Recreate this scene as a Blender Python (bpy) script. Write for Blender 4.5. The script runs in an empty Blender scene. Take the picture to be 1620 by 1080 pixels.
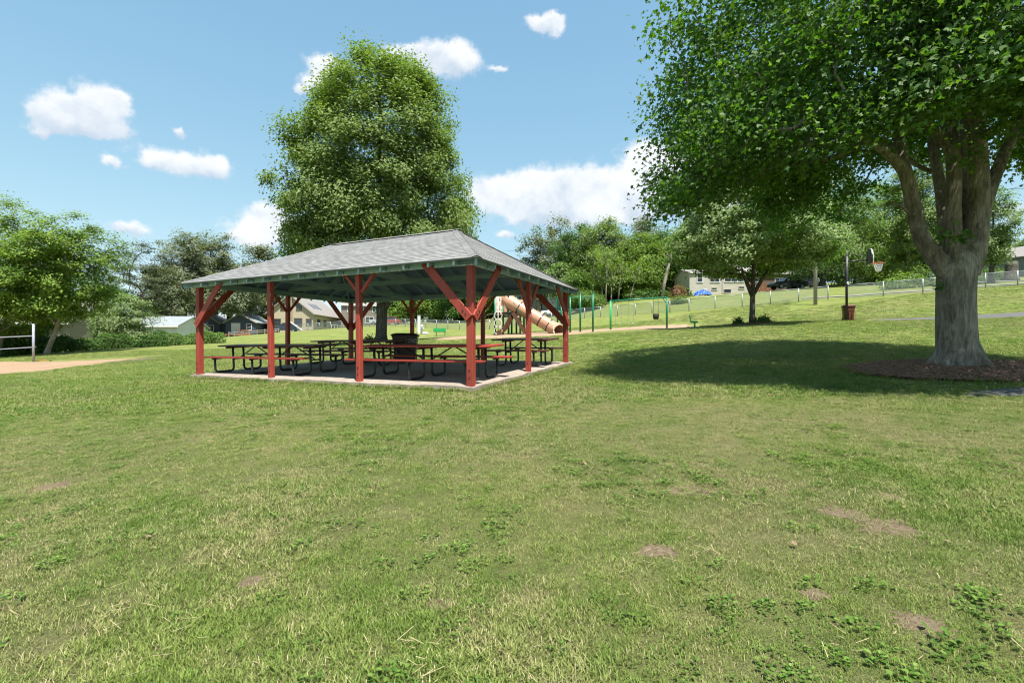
import bpy, math, random
import numpy as np
from mathutils import Vector, Matrix

# ------------------------------------------------------------------ camera, sky, sun, exposure
S = bpy.context.scene
F, CX, CY = 760.0, 810.0, 545.0            # focal length and principal point in photo pixels (1620 wide)
cam = bpy.data.cameras.new("camera")
cam.sensor_width = 36.0
cam.lens = F / 1620 * 36
cam.shift_y = (CY - 540) / 1620
cam.clip_start, cam.clip_end = 0.05, 6000
camo = bpy.data.objects.new("camera", cam)
S.collection.objects.link(camo)
camo.rotation_euler = (math.pi / 2, 0, 0)
S.camera = camo

SUN_EL = math.radians(67)
SUN_H = Vector((0.38, -0.925)).normalized()      # horizontal direction towards the sun
sun_dir = Vector((SUN_H.x * math.cos(SUN_EL), SUN_H.y * math.cos(SUN_EL), math.sin(SUN_EL)))
sl = bpy.data.lights.new("sun", 'SUN')
sl.energy, sl.angle, sl.color = 4.6, math.radians(0.53), (1.0, 0.955, 0.88)
so = bpy.data.objects.new("sun", sl)
S.collection.objects.link(so)
so.rotation_euler = sun_dir.to_track_quat('Z', 'Y').to_euler()

S.view_settings.view_transform = 'Standard'
S.view_settings.look = 'None'
S.view_settings.exposure = 1.22
S.view_settings.gamma = 1.0
S.cycles.use_denoising = True
S.cycles.filter_width = 1.15
S.cycles.max_bounces = 7
S.cycles.diffuse_bounces = 3
S.cycles.glossy_bounces = 2
S.cycles.transmission_bounces = 4
S.cycles.transparent_max_bounces = 12
S.cycles.sample_clamp_indirect = 1.5

W = bpy.data.worlds.new("World")
S.world = W
W.use_nodes = True


class NT:
    """Small helper to write node trees."""
    def __init__(s, tree): s.t = tree
    def n(s, kind, **kw):
        nd = s.t.nodes.new(kind)
        for k, v in kw.items():
            setattr(nd, k, v)
        return nd
    def put(s, inp, v):
        if v is None: return
        if isinstance(v, bpy.types.NodeSocket): s.t.links.new(v, inp)
        else: inp.default_value = v
    def m(s, op, a, b=None, c=None, clamp=False):
        nd = s.n('ShaderNodeMath', operation=op, use_clamp=clamp)
        s.put(nd.inputs[0], a); s.put(nd.inputs[1], b); s.put(nd.inputs[2], c)
        return nd.outputs[0]
    def vm(s, op, a, b=None):
        nd = s.n('ShaderNodeVectorMath', operation=op)
        s.put(nd.inputs[0], a); s.put(nd.inputs[1], b)
        return nd.outputs[0]
    def noise(s, vec, scale, detail=4, rough=0.55, dist=0.0):
        nd = s.n('ShaderNodeTexNoise')
        s.put(nd.inputs['Vector'], vec); s.put(nd.inputs['Scale'], scale)
        nd.inputs['Detail'].default_value = detail; nd.inputs['Roughness'].default_value = rough
        nd.inputs['Distortion'].default_value = dist
        return nd.outputs['Fac']
    def rng(s, v, a, b, c=0.0, d=1.0, smooth=False):
        nd = s.n('ShaderNodeMapRange')
        if smooth: nd.interpolation_type = 'SMOOTHSTEP'
        s.put(nd.inputs[0], v)
        for i, x in zip((1, 2, 3, 4), (a, b, c, d)): s.put(nd.inputs[i], x)
        return nd.outputs[0]
    def mix(s, f, a, b, blend='MIX'):
        nd = s.n('ShaderNodeMix', data_type='RGBA', blend_type=blend)
        s.put(nd.inputs[0], f)
        for k, v in ((6, a), (7, b)):
            if isinstance(v, (tuple, list)): v = (v[0], v[1], v[2], 1)
            s.put(nd.inputs[k], v)
        return nd.outputs[2]
    def ramp(s, f, stops):
        nd = s.n('ShaderNodeValToRGB')
        e = nd.color_ramp.elements
        while len(e) < len(stops): e.new(0.5)
        for i, (p, c) in enumerate(stops):
            e[i].position = p; e[i].color = (c[0], c[1], c[2], 1)
        s.put(nd.inputs[0], f)
        return nd.outputs[0]


def build_world():
    t = W.node_tree
    t.nodes.clear()
    q = NT(t)
    sky = q.n('ShaderNodeTexSky', sky_type='NISHITA')
    sky.sun_disc = False
    sky.sun_elevation = SUN_EL
    sky.sun_rotation = math.atan2(SUN_H.x, SUN_H.y)
    sky.altitude = 200
    sky.air_density, sky.dust_density, sky.ozone_density = 1.0, 0.0, 1.0
    tc = q.n('ShaderNodeTexCoord').outputs['Generated']
    sep = q.n('ShaderNodeSeparateXYZ'); q.put(sep.inputs[0], tc)
    x, y, z = sep.outputs
    az0 = q.m('ARCTAN2', x, y)
    az = q.m('WRAP', az0, math.radians(58), math.radians(-52))     # the same cloud field goes on round the horizon
    el = q.m('ARCSINE', z)
    # domain warp for ragged edges
    nv = q.n('ShaderNodeTexNoise'); q.put(nv.inputs['Vector'], tc)
    nv.inputs['Scale'].default_value = 20; nv.inputs['Detail'].default_value = 5; nv.inputs['Roughness'].default_value = 0.6
    sn = q.n('ShaderNodeSeparateXYZ'); q.put(sn.inputs[0], nv.outputs['Color'])
    wa = q.m('MULTIPLY_ADD', sn.outputs[0], 0.056, q.m('SUBTRACT', az, 0.028))
    we = q.m('MULTIPLY_ADD', sn.outputs[1], 0.044, q.m('SUBTRACT', el, 0.022))
    # puffs of the clouds: photo pixel centre, half-sizes in pixels
    puffs = [(150, 155, 36, 30), (112, 172, 52, 27), (75, 188, 40, 18), (172, 182, 40, 22), (140, 200, 72, 17), (190, 160, 26, 14), (62, 208, 14, 10),
             (180, 254, 18, 9), (280, 202, 13, 9), (245, 255, 36, 17), (300, 256, 46, 21), (345, 262, 34, 18),
             (205, 360, 38, 14), (425, 340, 36, 22), (415, 365, 56, 22), (395, 378, 42, 12),
             (520, 103, 40, 20), (495, 130, 28, 14), (690, 92, 46, 24), (728, 100, 40, 28), (640, 90, 40, 16), (480, 145, 18, 6), (790, 107, 12, 6),
             (848, 33, 26, 13), (872, 40, 26, 15),
             (790, 300, 58, 24), (865, 292, 60, 26), (935, 290, 66, 26), (1000, 310, 70, 28), (850, 330, 120, 24), (960, 335, 110, 22),
             (1022, 252, 40, 30), (1050, 275, 50, 34), (1090, 300, 60, 40), (800, 372, 22, 7), (1180, 330, 60, 30), (1590, 330, 40, 14)]
    wv = q.n('ShaderNodeCombineXYZ'); q.put(wv.inputs[0], wa); q.put(wv.inputs[1], we); wv = wv.outputs[0]
    acc = None
    for (pu, pv, ru, rv) in puffs:
        dx, dz = (pu - CX) / F, (CY - pv) / F
        a = math.atan(dx); r = math.hypot(1, dx)
        e = math.atan2(dz, r)
        ra = ru / F / (1 + dx * dx) * 0.92; re = rv / F / r * math.cos(e) ** 2 * 1.02
        nd = q.n('ShaderNodeVectorMath', operation='MULTIPLY_ADD')
        q.put(nd.inputs[0], wv); nd.inputs[1].default_value = (1 / ra, 1 / re, 0); nd.inputs[2].default_value = (-a / ra, -e / re, 1)
        dt = q.n('ShaderNodeVectorMath', operation='DOT_PRODUCT'); q.put(dt.inputs[0], nd.outputs[0]); q.put(dt.inputs[1], nd.outputs[0])
        gg = q.m('POWER', math.exp(-1), dt.outputs['Value'])
        ac = q.n('ShaderNodeVectorMath', operation='MULTIPLY_ADD')
        q.put(ac.inputs[0], nd.outputs[0]); q.put(ac.inputs[1], gg)
        if acc is not None: q.put(ac.inputs[2], acc)
        else: ac.inputs[2].default_value = (0, 0, 0)
        acc = ac.outputs[0]
    sa = q.n('ShaderNodeSeparateXYZ'); q.put(sa.inputs[0], q.vm('MULTIPLY', acc, (math.e, math.e, math.e)))
    dens, vert = sa.outputs[2], sa.outputs[1]
    fine = q.noise(tc, 42, 4, 0.62)
    big = q.noise(tc, 11, 2, 0.55)
    d = q.m('ADD', dens, q.m('MULTIPLY', q.m('SUBTRACT', fine, 0.5), 0.95))
    mask = q.rng(d, 0.20, 0.86, 0, 1, True)
    mask = q.m('MULTIPLY', mask, q.rng(el, 0.0, 0.03))
    rel = q.m('DIVIDE', vert, q.m('ADD', dens, 0.2))
    shade = q.m('ADD', q.m('MULTIPLY', rel, 0.55), q.m('MULTIPLY', q.m('SUBTRACT', big, 0.5), 1.6))
    shade = q.m('ADD', shade, q.m('MULTIPLY', q.m('SUBTRACT', fine, 0.5), 0.7))
    lit = q.rng(shade, -0.55, 0.35, 0, 1, True)
    ccol = q.mix(lit, (0.52, 0.61, 0.72), (0.86, 0.875, 0.89))
    bgs = q.n('ShaderNodeBackground'); bgs.inputs[1].default_value = 0.13
    c = q.vm('MULTIPLY', sky.outputs[0], (0.58, 0.86, 1.0))
    q.put(bgs.inputs[0], q.vm('DIVIDE', q.vm('MULTIPLY', c, (1.87, 1.87, 1.87)), q.vm('ADD', q.vm('MULTIPLY', c, (0.415, 0.415, 0.415)), (1, 1, 1))))
    bgc = q.n('ShaderNodeBackground'); bgc.inputs[1].default_value = 0.52
    q.put(bgc.inputs[0], ccol)
    mx = q.n('ShaderNodeMixShader')
    q.put(mx.inputs[0], q.m('MULTIPLY', mask, 0.94)); q.put(mx.inputs[1], bgs.outputs[0]); q.put(mx.inputs[2], bgc.outputs[0])
    out = q.n('ShaderNodeOutputWorld'); q.put(out.inputs[0], mx.outputs[0])


build_world()
W.cycles.sampling_method = 'MANUAL'
W.cycles.sample_map_resolution = 256

# ------------------------------------------------------------------ helpers
R = random.Random(11)
NR = np.random.default_rng(5)
COL = S.collection


def link(o):
    COL.objects.link(o)
    return o


def tag(o, label=None, cat=None, group=None, kind=None):
    if label: o['label'] = label
    if cat: o['category'] = cat
    if group: o['group'] = group
    if kind: o['kind'] = kind
    return o


def empty(name, loc, rz=0.0, label=None, cat=None, group=None):
    o = bpy.data.objects.new(name, None)
    o.empty_display_size = 0.2
    o.location = loc
    o.rotation_euler = (0, 0, rz)
    return tag(link(o), label, cat, group)


class MB:
    """Collects shapes; build() links them as one mesh object."""
    def __init__(s): s.v, s.f = [], []
    def add(s, vs, fs):
        n = len(s.v)
        s.v += [tuple(p) for p in vs]
        s.f += [tuple(i + n for i in f) for f in fs]
        return s
    def box(s, x0, x1, y0, y1, z0, z1):
        return s.add([(x0, y0, z0), (x1, y0, z0), (x1, y1, z0), (x0, y1, z0), (x0, y0, z1), (x1, y0, z1), (x1, y1, z1), (x0, y1, z1)],
                     [(3, 2, 1, 0), (4, 5, 6, 7), (0, 1, 5, 4), (1, 2, 6, 5), (2, 3, 7, 6), (3, 0, 4, 7)])
    def bar(s, p, q, w, h, up=(0, 0, 1)):
        p, q = Vector(p), Vector(q)
        d = (q - p).normalized()
        sd = d.cross(Vector(up))
        if sd.length < 1e-5: sd = d.cross(Vector((1, 0, 0)))
        sd.normalize(); u = sd.cross(d)
        vs = [c + sd * (a * w / 2) + u * (b * h / 2) for c in (p, q) for a, b in ((-1, -1), (1, -1), (1, 1), (-1, 1))]
        return s.add(vs, [(3, 2, 1, 0), (4, 5, 6, 7), (0, 1, 5, 4), (1, 2, 6, 5), (2, 3, 7, 6), (3, 0, 4, 7)])
    def tube(s, pts, rad, n=8, cap=True):
        pts = [Vector(p) for p in pts]
        if not hasattr(rad, '__len__'): rad = [rad] * len(pts)
        vs, fs = [], []
        ref = None
        for i, p in enumerate(pts):
            d = (pts[min(i + 1, len(pts) - 1)] - pts[max(i - 1, 0)]).normalized()
            if ref is None:
                ref = d.cross(Vector((0, 0, 1)))
                if ref.length < 0.05: ref = d.cross(Vector((1, 0, 0)))
            ref = (ref - d * ref.dot(d)).normalized()
            b = d.cross(ref)
            for k in range(n):
                a = 2 * math.pi * k / n
                vs.append(p + (ref * math.cos(a) + b * math.sin(a)) * rad[i])
        for i in range(len(pts) - 1):
            for k in range(n):
                a, b2 = i * n + k, i * n + (k + 1) % n
                fs.append((a, b2, b2 + n, a + n))
        if cap:
            fs.append(tuple(range(n - 1, -1, -1)))
            fs.append(tuple((len(pts) - 1) * n + k for k in range(n)))
        return s.add(vs, fs)
    def prism(s, poly, y0, y1):
        """poly in x,z extruded along y"""
        n = len(poly)
        vs = [(x, y0, z) for x, z in poly] + [(x, y1, z) for x, z in poly]
        fs = [tuple(range(n)), tuple(range(2 * n - 1, n - 1, -1))]
        fs += [(i, i + n, (i + 1) % n + n, (i + 1) % n) for i in range(n)]
        return s.add(vs, fs)
    def ring(s, c, r, t, axis='y', n=16, m=6):
        vs, fs = [], []
        for i in range(n):
            a = 2 * math.pi * i / n
            for j in range(m):
                b = 2 * math.pi * j / m
                rr = r + t * math.cos(b); h = t * math.sin(b)
                u, w = rr * math.cos(a), rr * math.sin(a)
                p = {'y': (u, h, w), 'z': (u, w, h), 'x': (h, u, w)}[axis]
                vs.append((c[0] + p[0], c[1] + p[1], c[2] + p[2]))
        for i in range(n):
            for j in range(m):
                fs.append((i * m + j, ((i + 1) % n) * m + j, ((i + 1) % n) * m + (j + 1) % m, i * m + (j + 1) % m))
        return s.add(vs, fs)
    def mesh(s, name, mat=None, smooth=False):
        me = bpy.data.meshes.new(name)
        me.from_pydata(s.v, [], s.f)
        if mat: me.materials.append(mat)
        if smooth: me.polygons.foreach_set('use_smooth', [True] * len(me.polygons))
        me.update()
        return me
    def build(s, name, mat, parent=None, smooth=False, bevel=0.0, fixn=False):
        me = s.mesh(name, mat, smooth)
        if fixn:
            import bmesh
            bm = bmesh.new(); bm.from_mesh(me); bmesh.ops.recalc_face_normals(bm, faces=bm.faces); bm.to_mesh(me); bm.free()
        o = link(bpy.data.objects.new(name, me))
        o.parent = parent
        if bevel:
            md = o.modifiers.new('bevel', 'BEVEL'); md.width = bevel; md.segments = 1; md.limit_method = 'ANGLE'
        return o


def copy_tree(o, parent=None):
    c = link(o.copy())
    c.parent = parent
    for ch in o.children: copy_tree(ch, c)
    return c


def inst(me, name, parent, loc=(0, 0, 0), rot=(0, 0, 0), scale=(1, 1, 1)):
    o = link(bpy.data.objects.new(name, me))
    o.parent = parent; o.location = loc; o.rotation_euler = rot; o.scale = scale
    return o


# ------------------------------------------------------------------ materials
def new_mat(name):
    m = bpy.data.materials.new(name)
    m.use_nodes = True
    t = m.node_tree
    t.nodes.clear()
    q = NT(t)
    out = q.n('ShaderNodeOutputMaterial')
    b = q.n('ShaderNodeBsdfPrincipled')
    q.put(out.inputs[0], b.outputs[0])
    return m, q, b, out


def bump(q, b, h, strength, dist):
    nd = q.n('ShaderNodeBump')
    nd.inputs['Strength'].default_value = strength; nd.inputs['Distance'].default_value = dist
    q.put(nd.inputs['Height'], h); q.put(b.inputs['Normal'], nd.outputs[0])


def plain(name, c1, c2=None, rough=0.6, scale=6.0, metal=0.0, bmp=0.0, spec=0.4, stretch=(1, 1, 1), chip=None, chip_at=0.72, chip_scale=9.0, alpha=None):
    m, q, b, out = new_mat(name)
    tc = q.n('ShaderNodeTexCoord').outputs['Object']
    v = q.vm('MULTIPLY', tc, stretch)
    oi = q.n('ShaderNodeObjectInfo').outputs['Random']
    v = q.vm('ADD', v, q.n('ShaderNodeCombineXYZ').outputs[0]) if False else v
    c2 = c2 or tuple(x * 0.75 for x in c1)
    f = q.rng(q.noise(v, scale, 6, 0.6), 0.3, 0.7)
    col = q.mix(f, c1, c2)
    col = q.mix(q.rng(q.noise(v, scale * 9, 3, 0.6), 0.35, 0.75, 0.0, 0.35), col, tuple(x * 0.6 for x in c1))
    hsv = q.n('ShaderNodeHueSaturation'); q.put(hsv.inputs['Color'], col)
    q.put(hsv.inputs['Value'], q.rng(oi, 0, 1, 0.92, 1.08))
    col = hsv.outputs[0]
    if chip:
        cf = q.rng(q.noise(q.vm('MULTIPLY', tc, (1, 1, 0.35)), chip_scale, 7, 0.68), chip_at, chip_at + 0.02)
        col = q.mix(cf, col, chip)
    q.put(b.inputs['Base Color'], col)
    b.inputs['Roughness'].default_value = rough
    b.inputs['Metallic'].default_value = metal
    b.inputs['Specular IOR Level'].default_value = spec
    if bmp: bump(q, b, q.noise(v, scale * 7, 5, 0.65), bmp, 0.02)
    return m


def siding(name, c, pitch=0.16, rough=0.6):
    m, q, b, out = new_mat(name)
    tc = q.n('ShaderNodeTexCoord').outputs['Object']
    sep = q.n('ShaderNodeSeparateXYZ'); q.put(sep.inputs[0], tc)
    saw = q.m('FRACT', q.m('MULTIPLY', sep.outputs[2], 1 / pitch))
    n = q.rng(q.noise(q.vm('MULTIPLY', tc, (1, 1, 5)), 0.9, 5, 0.6), 0.3, 0.75)
    col = q.mix(n, c, tuple(x * 0.8 for x in c))
    q.put(b.inputs['Base Color'], col)
    b.inputs['Roughness'].default_value = rough
    bump(q, b, saw, 0.8, 0.02)
    return m


def shingle_mat(name, c1, c2, c3, pitch=0.14, tab=0.19):
    m, q, b, out = new_mat(name)
    tc = q.n('ShaderNodeTexCoord').outputs['UV']
    br = q.n('ShaderNodeTexBrick')
    br.offset = 0.37; br.squash = 1.0
    q.put(br.inputs['Vector'], tc)
    br.inputs['Scale'].default_value = 1.0
    br.inputs['Brick Width'].default_value = tab; br.inputs['Row Height'].default_value = pitch
    br.inputs['Mortar Size'].default_value = 0.006; br.inputs['Bias'].default_value = 0.0
    br.inputs['Color1'].default_value = (*c1, 1); br.inputs['Color2'].default_value = (*c2, 1); br.inputs['Mortar'].default_value = (*c3, 1)
    n = q.rng(q.noise(tc, 1.6, 5, 0.6), 0.3, 0.7)
    col = q.mix(q.m('MULTIPLY', n, 0.22), br.outputs['Color'], c3)
    col = q.mix(q.rng(q.noise(tc, 90, 3, 0.7), 0.4, 0.7, 0, 0.35), col, tuple(min(1, x * 1.9) for x in c1))
    q.put(b.inputs['Base Color'], col)
    b.inputs['Roughness'].default_value = 0.9
    bump(q, b, q.m('ADD', br.outputs['Fac'], q.m('MULTIPLY', q.noise(tc, 120, 2), 0.5)), 0.5, 0.01)
    return m


def leaf_mat(name, dark, mid, lite, back=None, trans=0.35, rough=0.55, spec=0.22):
    m, q, b, out = new_mat(name)
    geo = q.n('ShaderNodeNewGeometry')
    rnd = geo.outputs['Random Per Island']
    col = q.ramp(rnd, [(0.0, dark), (0.55, mid), (1.0, lite)])
    patch = q.rng(q.noise(geo.outputs['Position'], 0.8, 3), 0.35, 0.65, 0.80, 1.2)
    hv = q.n('ShaderNodeHueSaturation'); q.put(hv.inputs['Color'], col); q.put(hv.inputs['Value'], patch)
    col = hv.outputs[0]
    if back: col = q.mix(geo.outputs['Backfacing'], col, back)
    q.put(b.inputs['Base Color'], col)
    b.inputs['Roughness'].default_value = rough
    b.inputs['Specular IOR Level'].default_value = spec
    tr = q.n('ShaderNodeBsdfTranslucent')
    q.put(tr.inputs[0], q.mix(1.0, col, (1.18, 1.25, 0.55), 'MULTIPLY'))
    mx = q.n('ShaderNodeMixShader'); mx.inputs[0].default_value = trans + 0.05
    q.put(mx.inputs[1], b.outputs[0]); q.put(mx.inputs[2], tr.outputs[0])
    q.put(out.inputs[0], mx.outputs[0])
    return m


def bark_mat(name, c1, c2, c3, scale=3.0, bmp=0.7, lichen=None):
    m, q, b, out = new_mat(name)
    tc = q.n('ShaderNodeTexCoord').outputs['Object']
    v = q.vm('MULTIPLY', tc, (1, 1, 0.22))
    n1 = q.noise(v, scale * 3.2, 7, 0.7, 0.4)
    n2 = q.noise(tc, scale * 0.45, 4, 0.55)
    col = q.ramp(n1, [(0.32, c2), (0.52, c1), (0.72, c3)])
    col = q.mix(q.rng(n2, 0.42, 0.62), col, q.mix(1.0, col, (0.62, 0.60, 0.57), 'MULTIPLY'))
    if lichen: col = q.mix(q.rng(q.noise(tc, 2.3, 6, 0.65), 0.55, 0.68, 0, 0.7), col, lichen)
    q.put(b.inputs['Base Color'], col)
    b.inputs['Roughness'].default_value = 0.9
    b.inputs['Specular IOR Level'].default_value = 0.15
    n3 = q.noise(q.vm('MULTIPLY', tc, (1, 1, 0.12)), scale * 11, 5, 0.7, 0.6)
    col2 = q.mix(q.rng(n3, 0.36, 0.60, 0.55, 0.0), col, tuple(x * 0.5 for x in c2))
    q.put(b.inputs['Base Color'], col2)
    bump(q, b, q.m('ADD', n1, q.m('MULTIPLY', n3, 0.8)), bmp, 0.06)
    return m


def lawn_color(q, pos):
    """colour of the lawn at a world position: greens with dry, yellowish and bare patches"""
    v = q.vm('MULTIPLY', pos, (1, 1, 0))
    big = q.noise(v, 0.16, 4, 0.55)
    mid = q.noise(v, 0.75, 5, 0.62)
    sml = q.noise(v, 3.1, 5, 0.68)
    tin = q.noise(v, 26, 4, 0.75)
    f = q.m('ADD', q.m('ADD', q.m('MULTIPLY', big, 0.5), q.m('MULTIPLY', mid, 0.5)), q.m('MULTIPLY', sml, 0.5))
    ln = q.n('ShaderNodeVectorMath', operation='LENGTH'); q.put(ln.inputs[0], v)
    far = q.rng(ln.outputs['Value'], 3, 17, 0, 1, True)
    dry = q.rng(f, 0.63, 1.0, 0, 1, True)
    dry = q.m('MULTIPLY', dry, q.m('SUBTRACT', 1.0, q.m('MULTIPLY', far, 0.45)))
    green = q.mix(q.rng(q.noise(v, 0.4, 4), 0.35, 0.65), (0.150, 0.222, 0.040), (0.225, 0.282, 0.062))
    green = q.mix(q.rng(sml, 0.3, 0.6), q.mix(1.0, green, (0.62, 0.72, 0.6), 'MULTIPLY'), green)
    straw = q.mix(q.rng(tin, 0.35, 0.65), (0.215, 0.205, 0.088), (0.350, 0.295, 0.155))
    col = q.mix(dry, green, straw)
    return col, dry, tin, sml, mid


def build_ground_mat():
    m, q, b, out = new_mat('lawn')
    pos = q.n('ShaderNodeNewGeometry').outputs['Position']
    col, dry, tin, sml, mid = lawn_color(q, pos)
    v = q.vm('MULTIPLY', pos, (1, 1, 0))
    ln0 = q.n('ShaderNodeVectorMath', operation='LENGTH'); q.put(ln0.inputs[0], v)
    near = q.rng(ln0.outputs['Value'], 5, 22, 1, 0, True)
    fine_ = q.noise(v, 85, 4, 0.85)
    thatch = q.mix(q.rng(fine_, 0.36, 0.62), (0.026, 0.025, 0.010), (0.250, 0.215, 0.115))
    col = q.mix(q.m('MULTIPLY', near, q.rng(q.noise(v, 45, 3, 0.7), 0.35, 0.6, 0.25, 0.85)), col, thatch)
    col = q.mix(q.rng(tin, 0.32, 0.68, 0.0, 0.45), col, (0.045, 0.060, 0.014))
    soil = q.mix(q.rng(fine_, 0.3, 0.7), (0.17, 0.115, 0.072), (0.27, 0.195, 0.13))
    bare = q.m('MULTIPLY', q.rng(q.noise(v, 1.15, 6, 0.62), 0.665, 0.70, 0, 1, True), q.rng(dry, 0.1, 0.5))
    col = q.mix(bare, col, soil)
    # mowing stripes far up the slope
    st = q.n('ShaderNodeTexWave'); st.wave_type = 'BANDS'; st.bands_direction = 'Y'
    q.put(st.inputs['Vector'], q.vm('MULTIPLY', v, (0.12, 0.55, 0))); st.inputs['Scale'].default_value = 0.42; st.inputs['Distortion'].default_value = 2.2
    ln = q.n('ShaderNodeVectorMath', operation='LENGTH'); q.put(ln.inputs[0], v)
    k = q.m('MULTIPLY', q.rng(ln.outputs['Value'], 16, 30), 0.55)
    col = q.mix(q.m('MULTIPLY', q.rng(st.outputs['Fac'], 0.3, 0.8), k), col, (0.225, 0.215, 0.075))
    col = q.mix(q.m('MULTIPLY', k, q.rng(q.noise(v, 1.4, 6, 0.7), 0.42, 0.66)), col, (0.085, 0.115, 0.028))
    col = q.mix(q.m('MULTIPLY', k, q.rng(q.noise(v, 0.33, 5, 0.65), 0.5, 0.7)), col, (0.25, 0.22, 0.09))
    q.put(b.inputs['Base Color'], col)
    b.inputs['Roughness'].default_value = 0.95
    b.inputs['Specular IOR Level'].default_value = 0.1
    h = q.m('ADD', q.m('MULTIPLY', tin, 0.6), q.m('MULTIPLY', q.noise(v, 90, 3, 0.7), 0.5))
    bump(q, b, h, 1.0, 0.05)
    return m


def build_blade_mat():
    m, q, b, out = new_mat('grass_blades')
    geo = q.n('ShaderNodeNewGeometry')
    col, dry, tin, sml, mid = lawn_color(q, geo.outputs['Position'])
    r = geo.outputs['Random Per Island']
    strw = q.mix(r, (0.25, 0.205, 0.10), (0.38, 0.325, 0.18))
    col = q.mix(q.m('GREATER_THAN', r, q.m('SUBTRACT', 0.955, q.m('MULTIPLY', dry, 0.26))), col, strw)
    hv = q.n('ShaderNodeHueSaturation'); q.put(hv.inputs['Color'], col)
    q.put(hv.inputs['Value'], q.rng(q.m('FRACT', q.m('MULTIPLY', r, 7.3)), 0, 1, 0.75, 1.35))
    q.put(b.inputs['Base Color'], hv.outputs[0])
    b.inputs['Roughness'].default_value = 0.55; b.inputs['Specular IOR Level'].default_value = 0.25
    tr = q.n('ShaderNodeBsdfTranslucent'); q.put(tr.inputs[0], hv.outputs[0])
    mx = q.n('ShaderNodeMixShader'); mx.inputs[0].default_value = 0.25
    q.put(mx.inputs[1], b.outputs[0]); q.put(mx.inputs[2], tr.outputs[0]); q.put(out.inputs[0], mx.outputs[0])
    return m


def loose_mat(name, c1, c2, c3, scale=14, bmp=0.6, grass_edge=False):
    """sand, mulch, asphalt: loose or rough ground"""
    m, q, b, out = new_mat(name)
    pos = q.n('ShaderNodeNewGeometry').outputs['Position']
    n1 = q.noise(pos, scale, 6, 0.7)
    n2 = q.noise(pos, scale * 0.06, 4, 0.6)
    col = q.ramp(n1, [(0.3, c2), (0.5, c1), (0.7, c3)])
    col = q.mix(q.rng(n2, 0.4, 0.65, 0, 0.5), col, tuple(x * 0.75 for x in c1))
    q.put(b.inputs['Base Color'], col)
    b.inputs['Roughness'].default_value = 0.95; b.inputs['Specular IOR Level'].default_value = 0.1
    bump(q, b, n1, bmp, 0.05)
    return m


def glass_mat(name, c=(0.03, 0.04, 0.05)):
    m, q, b, out = new_mat(name)
    b.inputs['Base Color'].default_value = (*c, 1)
    b.inputs['Roughness'].default_value = 0.06
    b.inputs['Specular IOR Level'].default_value = 0.8
    return m


def wire_mat(name, c, pitch=0.06, wire=0.15):
    """woven wire: a diamond lattice with open holes"""
    m, q, b, out = new_mat(name)
    tc = q.n('ShaderNodeTexCoord').outputs['UV']
    sep = q.n('ShaderNodeSeparateXYZ'); q.put(sep.inputs[0], tc)
    u, v = sep.outputs[0], sep.outputs[1]
    a = q.m('ABSOLUTE', q.m('SUBTRACT', q.m('FRACT', q.m('MULTIPLY', q.m('ADD', u, v), 1 / pitch)), 0.5))
    c_ = q.m('ABSOLUTE', q.m('SUBTRACT', q.m('FRACT', q.m('MULTIPLY', q.m('SUBTRACT', u, v), 1 / pitch)), 0.5))
    al = q.m('LESS_THAN', q.m('MINIMUM', a, c_), wire / 2)
    b.inputs['Base Color'].default_value = (*c, 1)
    b.inputs['Metallic'].default_value = 0.5; b.inputs['Roughness'].default_value = 0.5
    q.put(b.inputs['Alpha'], al)
    return m


M = {}
M['lawn'] = build_ground_mat()
M['blade'] = build_blade_mat()
M['sand'] = loose_mat('sand', (0.300, 0.205, 0.130), (0.225, 0.150, 0.094), (0.37, 0.265, 0.175), 9, 0.5)
M['playsand'] = loose_mat('wood_chip_sand', (0.315, 0.225, 0.148), (0.24, 0.165, 0.108), (0.38, 0.285, 0.195), 12, 0.6)
M['mulch'] = loose_mat('mulch', (0.125, 0.068, 0.046), (0.050, 0.028, 0.020), (0.25, 0.155, 0.105), 22, 1.0)
M['chip'] = plain('mulch_chips', (0.17, 0.092, 0.06), (0.30, 0.19, 0.13), 0.9, 20)
M['asphalt'] = loose_mat('asphalt', (0.115, 0.112, 0.106), (0.08, 0.08, 0.076), (0.16, 0.155, 0.145), 30, 0.6)
M['dirt'] = loose_mat('dirt', (0.12, 0.098, 0.068), (0.08, 0.07, 0.042), (0.175, 0.145, 0.108), 12, 0.6)
M['pavement'] = loose_mat('pale_pavement', (0.25, 0.235, 0.21), (0.20, 0.19, 0.17), (0.31, 0.29, 0.265), 12, 0.3)
M['concrete'] = loose_mat('concrete', (0.310, 0.258, 0.215), (0.20, 0.168, 0.142), (0.39, 0.335, 0.285), 7, 0.7)
M['red'] = plain('red_paint', (0.37, 0.060, 0.036), (0.245, 0.036, 0.024), 0.6, 5, bmp=0.3, stretch=(1, 1, 0.25), chip=(0.55, 0.47, 0.40), chip_at=0.645, chip_scale=9.0)
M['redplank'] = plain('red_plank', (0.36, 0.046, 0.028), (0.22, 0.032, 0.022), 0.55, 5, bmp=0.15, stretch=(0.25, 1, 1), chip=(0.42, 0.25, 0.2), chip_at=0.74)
M['redplank_shade'] = plain('shaded_red_plank', (0.105, 0.026, 0.022), (0.065, 0.02, 0.018), 0.5, 5, bmp=0.15, stretch=(0.25, 1, 1))  # red planks under the roof, with the shade there put into the colour
M['teal'] = plain('teal_paint', (0.255, 0.375, 0.480), (0.190, 0.300, 0.400), 0.6, 3, bmp=0.12, stretch=(1, 1, 1), chip=(0.50, 0.50, 0.46), chip_at=0.655, chip_scale=6)
M['tealdark'] = plain('teal_deck_paint', (0.215, 0.275, 0.500), (0.160, 0.220, 0.420), 0.65, 2.5, bmp=0.1)
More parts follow.
